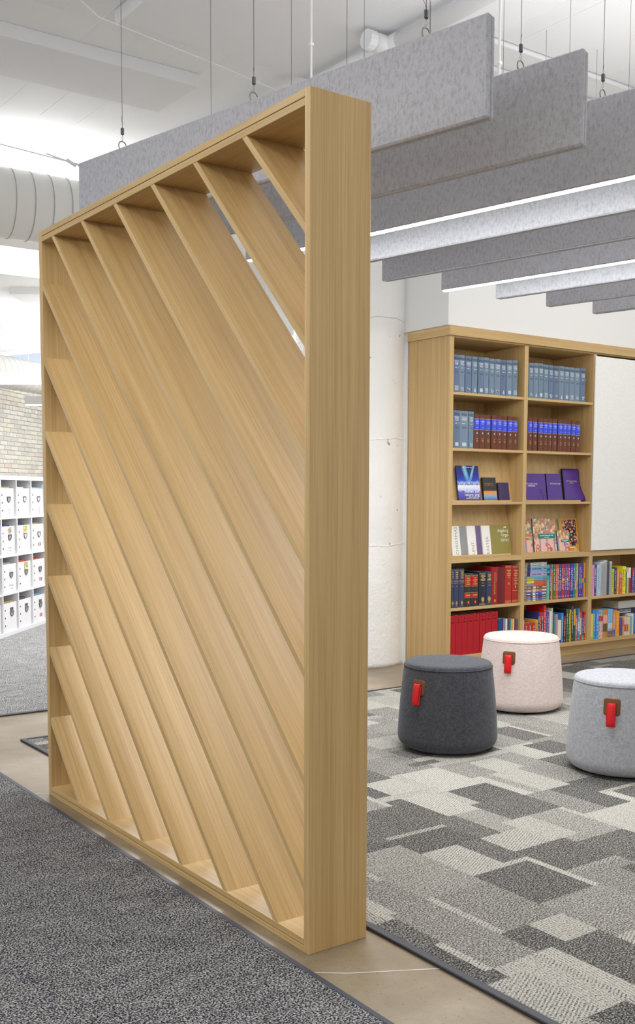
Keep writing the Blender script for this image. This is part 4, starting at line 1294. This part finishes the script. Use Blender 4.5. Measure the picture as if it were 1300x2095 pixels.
S6C = [((226, 216, 90), 'pale yellow book with a green foot', [(0.0, 0.1, (140, 200, 110))], None), (LB, 'bright blue book', [], W_), ((66, 146, 218), 'bright blue book', [], W_), ((230, 196, 184), 'pink and white book with a red patch', [(0.6, 0.8, (214, 70, 66)), (0.86, 1.0, (110, 180, 226))], (60, 60, 60)), ((232, 198, 186), 'pink and white book with a red patch', [(0.6, 0.8, (214, 70, 66)), (0.86, 1.0, (110, 180, 226))], (60, 60, 60)),
       ((206, 140, 60), 'amber and pink book', [(0.5, 0.8, (236, 170, 150)), (0.2, 0.5, (110, 90, 60))], None), ((200, 136, 56), 'amber and pink book', [(0.5, 0.8, (236, 170, 150)), (0.2, 0.5, (110, 90, 60))], None), (SB, 'pale blue book with a brown foot', [(0.0, 0.22, (140, 100, 80)), (0.3, 0.5, (190, 214, 230))], (236, 190, 180)), (SB, 'pale blue book with a brown foot', [(0.0, 0.22, (140, 100, 80)), (0.3, 0.5, (190, 214, 230))], (236, 190, 180)),
       ((230, 140, 70), 'orange and blue book', [(0.0, 0.3, (70, 110, 200))], W_), ((234, 152, 48), 'wide orange book', [], W_), ((100, 80, 150), 'small violet book', [], None), ((96, 76, 150), 'small violet book', [], None), ((206, 170, 70), 'small orange and green book', [(0.5, 0.9, (226, 120, 60))], None), ((220, 200, 196), 'small white book with red marks', [(0.2, 0.6, (214, 80, 60))], None),
       ((222, 200, 190), 'small white book with red marks', [(0.2, 0.6, (214, 80, 60))], None), ((232, 214, 120), 'small pale yellow book', [], None), ((120, 184, 200), 'small pale teal book', [], None), ((236, 234, 226), 'small white book', [], None), ((90, 120, 170), 'small blue book', [], None), ((180, 70, 60), 'small red book', [], None)]
shelf_of_books(R6C, 0.112, 2, 'bottom shelf', S6C, "children's books on the bottom shelf of the right bay", 0.17)
# two books lying on top of the small ones, lower right
for (z0, z1, x0, yb, c_, lb, txt) in ((0.293, 0.333, 7.30, 5.70, (34, 38, 78), 'navy book with white capitals lying on the small books, lower right', 'GOD LOVES ME'), (0.334, 0.396, 7.32, 5.71, (214, 214, 208), 'thick pale grey book lying on the navy one, lower right', None)):
    b = thing('hardback_book', lb, 'book', (x0, yb, z0), (0, 0, 0), 'books lying on the small books')
    hh = z1-z0
    MB().box(0, 0.24, 0, 0.003, 0, hh).box(0, 0.24, 0.003, 0.17, 0, 0.003).box(0, 0.24, 0.003, 0.17, hh-0.003, hh).obj('cover', flat(c_, 0.45), b)
    box('pages', 0.004, 0.236, 0.0035, 0.166, 0.0035, hh-0.0035, PAPER, b)
    if txt:
        m_ = MB(); add_text(m_, txt, 0.022, 0.1, hh*0.6, -0.0006); m_.rect(0.1, hh*0.22, 0.16, 0.006, -0.0002)
        m_.obj('lettering', flat(W_, 0.6), b)

# ---------------- display books on the ledges (leaning on the sloped backs)
def grad_cover(name, kind):
    m, nt, b = base_mat(name, 0.25, 0.5)
    tc = nt.nodes.new('ShaderNodeTexCoord')
    sep = nt.nodes.new('ShaderNodeSeparateXYZ')
    nt.links.new(tc.outputs['Object'], sep.inputs[0])
    def math_(op, a, b_=None, c_=None):
        n_ = N(nt, 'ShaderNodeMath', _operation=op)
        for i_, v_ in enumerate((a, b_, c_)):
            if v_ is None:
                continue
            if hasattr(v_, 'is_output'):
                nt.links.new(v_, n_.inputs[i_])
            else:
                n_.inputs[i_].default_value = v_
        return n_.outputs[0]
    X_, Z_ = sep.outputs[0], sep.outputs[2]
    def noi(scale, sc=(1, 1, 1), det=4):
        return noise(nt, coords(nt, sc), scale, det, 0.6)
    if kind == 'aurora':
        h = 0.262
        zz_ = math_('ADD', math_('DIVIDE', Z_, h), math_('MULTIPLY', math_('SUBTRACT', noi(40), 0.5), 0.16))
        r = ramp(nt, [(0.0, rgb(56, 46, 120)), (0.30, rgb(96, 96, 190)), (0.36, rgb(206, 214, 240)), (0.46, rgb(238, 240, 250)), (0.56, rgb(150, 176, 236)), (0.62, rgb(30, 70, 190)), (0.8, rgb(28, 36, 140)), (1.0, rgb(36, 30, 110))])
        nt.links.new(zz_, r.inputs[0])
        c_ = r.outputs[0]
        # aurora streaks
        bx_ = math_('ADD', X_, math_('MULTIPLY', math_('SUBTRACT', noi(9), 0.5), 0.03))
        def streak(x0, k, wd_, zc_):
            d = math_('ABSOLUTE', math_('SUBTRACT', bx_, math_('MULTIPLY_ADD', math_('SUBTRACT', Z_, zc_), k, x0)))
            s_ = math_('SUBTRACT', 1.0, math_('DIVIDE', d, wd_))
            s_ = math_('MAXIMUM', s_, 0.0)
            up = math_('MINIMUM', math_('MAXIMUM', math_('MULTIPLY', math_('SUBTRACT', Z_, 0.14), 14), 0.0), 1.0)
            return math_('MULTIPLY', s_, up)
        st_ = math_('ADD', streak(-0.012, -0.25, 0.028, 0.18), streak(0.035, 0.45, 0.018, 0.20))
        st_ = math_('MINIMUM', st_, 0.9)
        c_ = mixc(nt, c_, rgb(140, 220, 236), st_)
        # rocks
        rk = noi(70, (1, 1, 1.2), 5)
        band = math_('SUBTRACT', 1.0, math_('MULTIPLY', math_('ABSOLUTE', math_('SUBTRACT', Z_, 0.135)), 26))
        rk2 = math_('MULTIPLY', math_('GREATER_THAN', math_('MULTIPLY', rk, math_('MAXIMUM', band, 0.0)), 0.44), 0.8)
        c_ = mixc(nt, c_, rgb(40, 44, 80), rk2)
    elif kind == 'sunset':
        h = 0.176
        zz_ = math_('ADD', math_('DIVIDE', Z_, h), math_('MULTIPLY', math_('SUBTRACT', noi(90), 0.5), 0.10))
        r = ramp(nt, [(0.0, rgb(176, 84, 44)), (0.07, rgb(190, 120, 90)), (0.11, rgb(86, 110, 150)), (0.2, rgb(106, 160, 206)), (0.3, rgb(150, 170, 176)), (0.4, rgb(226, 150, 60)), (0.46, rgb(232, 130, 40)), (0.48, rgb(226, 120, 40))])
        nt.links.new(zz_, r.inputs[0])
        c_ = mixc(nt, r.outputs[0], rgb(44, 44, 46), math_('GREATER_THAN', Z_, 0.485*h))
    elif kind in ('floral', 'collage'):
        sc = {'floral': 52, 'collage': 75}[kind]
        vo = N(nt, 'ShaderNodeTexVoronoi', Scale=sc)
        nt.links.new(coords(nt, (1, 0.01, 1)), vo.inputs['Vector'])
        sc2 = nt.nodes.new('ShaderNodeSeparateColor')
        nt.links.new(vo.outputs['Color'], sc2.inputs[0])
        if kind == 'floral':
            st_ = [(0.0, rgb(200, 84, 74)), (0.2, rgb(150, 160, 70)), (0.36, rgb(236, 214, 190)), (0.52, rgb(206, 70, 80)), (0.66, rgb(70, 110, 80)), (0.8, rgb(228, 160, 130)), (0.9, rgb(226, 180, 70))]
        else:
            st_ = [(0.0, rgb(36, 26, 40)), (0.3, rgb(170, 60, 50)), (0.45, rgb(226, 180, 130)), (0.6, rgb(60, 90, 170)), (0.72, rgb(230, 206, 150)), (0.85, rgb(130, 60, 90)), (0.93, rgb(30, 24, 36))]
        r = ramp(nt, st_)
        r.color_ramp.interpolation = 'CONSTANT'
        nt.links.new(sc2.outputs[0], r.inputs[0])
        c_ = r.outputs[0]
        ringy = math_('GREATER_THAN', math_('SINE', math_('MULTIPLY', vo.outputs['Distance'], 900 if kind == 'floral' else 500)), 0.55)
        c_ = mixc(nt, c_, rgb(244, 232, 210) if kind == 'floral' else rgb(30, 20, 30), math_('MULTIPLY', ringy, 0.55))
        if kind == 'floral':
            # lower part: pale pink ground with stripes and big rosettes
            vo2 = N(nt, 'ShaderNodeTexVoronoi', Scale=17)
            nt.links.new(coords(nt, (1, 0.01, 1)), vo2.inputs['Vector'])
            d2 = vo2.outputs['Distance']
            fl = mixc(nt, rgb(232, 190, 168), rgb(206, 90, 76), math_('LESS_THAN', d2, 0.36))
            fl = mixc(nt, fl, rgb(240, 200, 120), math_('LESS_THAN', d2, 0.2))
            strp = math_('GREATER_THAN', math_('SINE', math_('MULTIPLY', X_, 75)), 0.82)
            fl = mixc(nt, fl, rgb(150, 140, 180), strp)
            c_ = mixc(nt, c_, fl, math_('LESS_THAN', math_('DIVIDE', Z_, 0.255), 0.44))
    nt.links.new(c_, b.inputs['Base Color'])
    return m
LEAN = -math.atan(0.04/0.27)
def disp_book(name, label, cat, x0, x1, zbase, h, mat, th=0.012, spine=None, y=5.703, group=None, pages=True, lean=LEAN):
    b = thing(name, label, cat, ((x0+x1)/2, y, zbase), (lean, 0, 0), group)
    wd = x1-x0
    box('front_cover', -wd/2, wd/2, 0, 0.0012, 0, h, mat, b)
    if pages:
        box('pages', -wd/2+0.001, wd/2-0.001, 0.0014, th-0.0014, 0.001, h-0.001, PAPER, b)
    back = spine or mat
    box('back_cover', -wd/2, wd/2, th-0.0012, th, 0, h, back, b)
    box('spine', -wd/2-0.0008, -wd/2, 0, th, 0, h, back, b)
    return b
ZL3, ZL4 = 1.2532, 0.8437
b = disp_book('paperback_book', 'blue paperback with snowy mountains under green northern lights on the cover', 'book', 5.427, 5.657, ZL3, 0.275, grad_cover('aurora_cover', 'aurora'), 0.008, flat((30, 34, 110)))
m_ = MB()
add_text(m_, 'heaven and', 0.034, 0.028, 0.080, -0.0006)
add_text(m_, 'nature sing', 0.034, 0.028, 0.056, -0.0006)
add_text(m_, 'DEVOTIONS FOR', 0.013, 0.04, 0.038, -0.0006)
add_text(m_, 'ADVENT & CHRISTMAS', 0.013, 0.028, 0.027, -0.0006)
for q in range(4):
    m_.rect(-0.035+q*0.024, 0.262, 0.018, 0.005, -0.0002)
m_.obj('lettering', flat((250, 250, 252), 0.5), b)
b = disp_book('paperback_book', 'small charcoal book with a sunset band across its lower cover', 'book', 5.692, 5.832, ZL3, 0.188, grad_cover('sunset_cover', 'sunset'), 0.018, flat((40, 38, 40)))
m_ = MB()
for z_, n_ in ((0.143, 6), (0.136, 1), (0.129, 7)):
    for q in range(n_):
        m_.rect(-0.008+(q-(n_-1)/2)*0.0145, z_, 0.011, 0.0038, -0.0002)
m_.obj('lettering', flat((226, 100, 40), 0.6), b)
b = disp_book('hardback_book', 'small plain dark purple book, rightmost on the left display ledge', 'book', 5.853, 5.968, ZL3, 0.150, flat((70, 60, 98), 0.5), 0.016, flat((40, 34, 60)))
MB().rect(0, 0.078, 0.05, 0.004).obj('lettering', flat((84, 72, 112), 0.5), b)
PUR = flat((80, 46, 138), 0.25, 0.5)
b = disp_book('paperback_book', 'wide purple hymnal with faint ornament, leftmost of three on a ledge', 'book', 6.152, 6.390, ZL3, 0.224, PUR, 0.02, flat((236, 232, 226)), group='purple hymnals')
m_ = MB()
add_text(m_, 'All Creation Sings', 0.021, -0.045, 0.143, -0.0006, squeeze=0.9); m_.rect(-0.045, 0.126, 0.085, 0.005)
m_.obj('lettering', flat((224, 216, 236), 0.5), b)
m_ = MB()
for cx_, cz_, r_ in ((0.055, 0.03, 0.026), (0.075, 0.08, 0.018), (0.09, 0.035, 0.02), (0.05, 0.085, 0.014)):
    m_.tube([(cx_+r_*math.cos(2*PI*i/14), -0.0002, cz_+r_*math.sin(2*PI*i/14)) for i in range(15)], 0.0012, 4, False)
m_.obj('cover_ornament', flat((64, 36, 116), 0.4), b)
b = disp_book('hardback_book', 'thick purple hymnal with a black spine, middle of three', 'book', 6.404, 6.576, ZL3, 0.226, PUR, 0.034, flat((26, 20, 40)), group='purple hymnals')
m_ = MB(); add_text(m_, 'All Creation Sings', 0.017, 0.015, 0.146, -0.0006, squeeze=1.0); m_.obj('lettering', flat((236, 230, 244), 0.5), b)
# soft-cover hymnal with a curling lower corner
b = thing('paperback_book', 'tall purple soft-cover hymnal with a curling lower corner, on a ledge', 'book', (6.70, 5.700, ZL3), (LEAN, 0, 0), 'purple hymnals')
nxg, nzg = 10, 10
vs, fs = [], []
for i in range(nxg+1):
    for j in range(nzg+1):
        u, v = i/nxg, j/nzg
        flare = max(0, (u-0.3)/0.7)*max(0, 1-v/0.6)**1.6
        vs.append((-0.097+0.195*u+0.032*flare, -0.03*flare*u, 0.27*v+0.004*flare))
for i in range(nxg):
    for j in range(nzg):
        k = i*(nzg+1)+j
        fs.append((k, k+nzg+1, k+nzg+2, k+1))
me = mesh('front_cover', vs, fs, True)
o = link('front_cover', me, PUR, b)
md = o.modifiers.new('thickness', 'SOLIDIFY'); md.thickness = 0.0014; md.offset = 1
box('pages', -0.096, 0.094, 0.0018, 0.016, 0.001, 0.268, PAPER, b)
box('back_cover', -0.098, 0.098, 0.0165, 0.0178, 0, 0.27, PUR, b)
box('spine', -0.0992, -0.0982, 0, 0.0178, 0, 0.27, flat((26, 20, 40)), b)
m_ = MB(); add_text(m_, 'All Creation Sings', 0.017, 0.0, 0.168, -0.0022, squeeze=1.0); m_.rect(0.0, 0.153, 0.05, 0.004, -0.0018); m_.obj('lettering', flat((216, 200, 150), 0.5), b)
# organ albums: white left strip, coloured right part
def album(x0, x1, colr, word, label, yb, big=None):
    b = disp_book('music_album', label, 'music album', x0, x1, ZL4, 0.232, flat(colr, 0.5), 0.011, flat((220, 220, 216)), yb, 'music albums on the fourth shelf')
    wd = x1-x0
    box('white_panel', -wd/2, -wd/2+0.088, -0.0006, 0, 0.0005, 0.2315, flat((240, 238, 232), 0.5), b)
    m_ = MB()
    add_text(m_, word, 0.038, -wd/2+0.053, 0.012, -0.0009, 'up', 'LEFT', squeeze=1.08)
    m_.obj('lettering', flat((150, 148, 140), 0.6), b)
    if big:
        m_ = MB()
        for q, t_ in enumerate(big):
            add_text(m_, t_, 0.036, wd/2-0.018, 0.190-q*0.036, -0.0004, False, 'RIGHT', squeeze=0.85)
        m_.rect(wd/2-0.05, 0.216, 0.028, 0.009, 0.0)
        m_.obj('cover_title', flat((246, 246, 240), 0.6), b)
    return b
album(5.384, 5.70, (150, 150, 152), 'CHRISTMAS', 'white and grey organ album, leftmost of the three overlapping albums', 5.7165)
album(5.539, 5.86, (118, 96, 138), 'LENT', 'white and purple organ album, middle of the three overlapping albums', 5.7045)
album(5.682, 5.987, (148, 138, 74), 'EASTER', 'white and olive organ album with a large white title, rightmost of the three', 5.6925, ('Augsburg', 'Organ', 'Library'))
FLO = grad_cover('floral_cover', 'floral')
TEALL = flat((40, 130, 120), 0.45)
def fl_book(x0, x1, h, y, label, lab_col, lx, lw, lz, lh, nm='songbook'):
    b = disp_book(nm, label, 'book', x0, x1, ZL4, h, FLO, 0.009, flat((60, 110, 90)), y, 'floral songbooks on the fourth shelf')
    box('title_band', lx-lw/2, lx+lw/2, -0.0008, 0, lz-lh/2, lz+lh/2, flat(lab_col, 0.45), b)
    m_ = MB()
    for q in range(9):
        m_.rect(lx+(q-4)*lw*0.085, lz+lh*0.12, lw*0.06, lh*0.25, -0.0009)
    m_.rect(lx, lz-lh*0.25, lw*0.3, lh*0.14, -0.0009)
    m_.obj('lettering', flat((206, 226, 214), 0.5), b)
fl_book(6.085, 6.40, 0.268, 5.7155, 'floral songbook with an orange title band, partly hidden behind its neighbour', (206, 120, 70), 0.0, 0.2, 0.125, 0.038)
fl_book(6.262, 6.524, 0.276, 5.7025, 'large floral songbook with a teal title band, on the middle bay lower ledge', (40, 128, 116), 0.02, 0.205, 0.135, 0.038)
fl_book(6.530, 6.672, 0.178, 5.695, 'small floral songbook with a teal title band, in front of the orange calendar', (40, 128, 116), 0.02, 0.10, 0.092, 0.022)
b = disp_book('songbook', 'orange-bordered book with a dark colourful picture, rightmost on the lower ledge', 'book', 6.592, 6.805, ZL4, 0.275, flat((214, 150, 50), 0.4), 0.010, flat((206, 200, 190)), 5.7125)
box('cover_picture', -0.075, 0.088, -0.0008, 0, 0.05, 0.262, grad_cover('collage_cover', 'collage'), b)
m_ = MB(); m_.rect(0.02, 0.034, 0.09, 0.006); add_text(m_, '2022', 0.02, 0.06, 0.018, -0.0006); m_.obj('lettering', flat((250, 236, 200), 0.5), b)

# ================================================================== STOOLS
LEATHER = flat((112, 66, 34), 0.45, 0.4)
STRAP = flat((206, 26, 30), 0.45, 0.3)
def arc(cx, cz, r, a0, a1, n):
    return [(cx+r*math.cos(math.radians(a0+(a1-a0)*i/n)), cz+r*math.sin(math.radians(a0+(a1-a0)*i/n))) for i in range(n+1)]
def stool(loc, tag_ang, mat, label, seam_off, welt):
    face = math.atan2(-loc[1], -loc[0])
    st = thing('pouf_stool', label, 'stool', (loc[0], loc[1], 0.0062), (0, 0, face+math.radians(tag_ang)), 'round felt stools on the patchwork carpet')
    RB, RT, H_ = 0.258, 0.2265, 0.456
    zsh = 0.428
    prof = [(0.0, 0.008), (0.17, 0.008), (0.20, 0.010)]+arc(RB-0.056, 0.066, 0.056, -80, 4, 8)
    zs = 0.09
    while zs < zsh:
        t = (zs-0.066)/(zsh-0.066)
        prof.append((RB+(RT-RB)*t+0.004*math.sin(PI*t), zs))
        zs += 0.027
    prof.append((RT, zsh))
    MB().lathe(prof, 72).obj('body', mat, st, smooth=True)
    capp = [(RT+0.0005, zsh+0.002)]+arc(RT-0.020, zsh+0.002, 0.020, 4, 78, 8)+[(0.16, H_-0.0045), (0.09, H_-0.001), (0.0, H_)]
    MB().lathe(capp, 72).obj('seat_pad', mat, st, smooth=True)
    pts = [((RT+0.0012)*math.cos(2*PI*i/72), (RT+0.0012)*math.sin(2*PI*i/72), zsh+0.001) for i in range(73)]
    MB().tube(pts, 0.0022, 6, False).obj('welt', mat if welt is None else welt, st, smooth=True)
    # vertical seams
    for so in seam_off:
        a_ = math.radians(so)
        pts = []
        for i in range(14):
            z_ = 0.07+(zsh-0.07)*i/13
            t = (z_-0.066)/(zsh-0.066)
            r = RB+(RT-RB)*t+0.004*math.sin(PI*t)+0.0001
            pts.append((r*math.cos(a_), r*math.sin(a_), z_))
        MB().tube(pts, 0.0016, 5).obj('side_seam', mat if welt is None else welt, st)
    MB().lathe([(0.19, -0.0), (0.19, 0.012)], 32).obj('base_ring', flat((40, 40, 42), 0.6), st)
    # leather tag hugging the side (local +X faces the tag direction)
    hw, r0 = 0.038, 0.012
    outl = []
    for cx_, cz_, a0 in ((hw-r0, hw-r0, 0), (-hw+r0, hw-r0, 90), (-hw+r0, -hw+r0, 180), (hw-r0, -hw+r0, 270)):
        for i in range(5):
            q = math.radians(a0+22.5*i)
            outl.append((cx_+r0*math.cos(q), cz_+r0*math.sin(q)))
    zc_ = 0.340
    def surf(y, z, lift):
        t = (z-0.066)/(zsh-0.066)
        r = RB+(RT-RB)*t+0.004*math.sin(PI*t)+lift
        return (r*math.cos(y/r), r*math.sin(y/r), z)
    n = len(outl)
    rings = []
    vs, fs = [], []
    for lift, s_ in ((0.0002, 1.0), (0.003, 1.0), (0.0038, 0.92), (0.0038, 0.5)):
        for (a, c_) in outl:
            vs.append(surf(a*s_, zc_+c_*s_, lift))
    vs.append(surf(0, zc_, 0.0038))
    for L_ in range(3):
        for i in range(n):
            fs.append((L_*n+i, L_*n+(i+1) % n, (L_+1)*n+(i+1) % n, (L_+1)*n+i))
    for i in range(n):
        fs.append((3*n+i, 3*n+(i+1) % n, 4*n))
    me = mesh('leather_tag', vs, fs, True)
    o = tagob = link('leather_tag', me, LEATHER, st)
    o['label'] = 'brown leather patch'
    # strap loop
    sw = 0.0195
    path = [(0.004, 0.016), (0.008, 0.018), (0.013, 0.015), (0.017, 0.005), (0.020, -0.018), (0.022, -0.046), (0.022, -0.072), (0.020, -0.084), (0.015, -0.088), (0.010, -0.083), (0.008, -0.066), (0.007, -0.040), (0.005, -0.010), (0.004, 0.006)]
    base = surf(0, zc_, 0)[0]
    vs, fs = [], []
    tk = 0.0011
    P = [Vector((base+(-0.0806*(0.0))+a+(-c_)*0.0906, 0, zc_+c_)) for a, c_ in path]
    for i, p_ in enumerate(P):
        t = (P[min(i+1, len(P)-1)]-P[max(i-1, 0)]).normalized()
        nn = Vector((t.z, 0, -t.x))*tk
        for s_, q in ((-1, 1), (1, 1), (1, -1), (-1, -1)):
            v = p_+nn*q
            vs.append((v.x, s_*sw, v.z))
    for i in range(len(P)-1):
        for j in range(4):
            fs.append((i*4+j, i*4+(j+1) % 4, (i+1)*4+(j+1) % 4, (i+1)*4+j))
    fs += [(3, 2, 1, 0), tuple(len(P)*4-4+j for j in range(4))]
    o = link('pull_strap', mesh('pull_strap', vs, fs, True), STRAP, tagob)
    o['label'] = 'red webbing pull loop'
    return st
stool((3.685, 3.937), -38, fabric('charcoal_wool', (44, 45, 50), (92, 93, 100), 420), 'charcoal grey felt stool with a red pull loop, left of the three', (58, -150), flat((70, 72, 78), 0.9))
stool((4.731, 4.408), -17, fabric('blush_weave', (200, 181, 174), (223, 208, 202), 420, True), 'pale pink woven stool with a red pull loop, in front of the bookcase', (62, -120), flat((214, 196, 190), 0.9))
stool((4.07, 3.136), -11, fabric('light_grey_wool', (132, 134, 139), (190, 192, 197), 420), 'light grey felt stool with a red pull loop, cut off by the right edge', (70, -140), flat((140, 143, 150), 0.9))

# ---------------- lettering and labels belong to the cover that carries them; drop helper values
for o in list(bpy.data.objects):
    b = o.parent
    if b is None or b.type != 'EMPTY':
        continue
    base = o.name.split('.')[0]
    if base in ('lettering', 'title_lines', 'emblem', 'gilt_lettering', 'gilt_lines', 'spine_label', 'spine_band', 'roundel', 'cover_title',
                'cover_ornament', 'title_band', 'white_panel', 'cover_picture', 'wire_binding'):
        for c in b.children:
            if c.name.split('.')[0] in ('cover', 'front_cover', 'box_shell') and c is not o:
                o.parent = c
                break
for o in bpy.data.objects:
    for k in ('w', 'h', 'bul'):
        if k in o:
            del o[k]
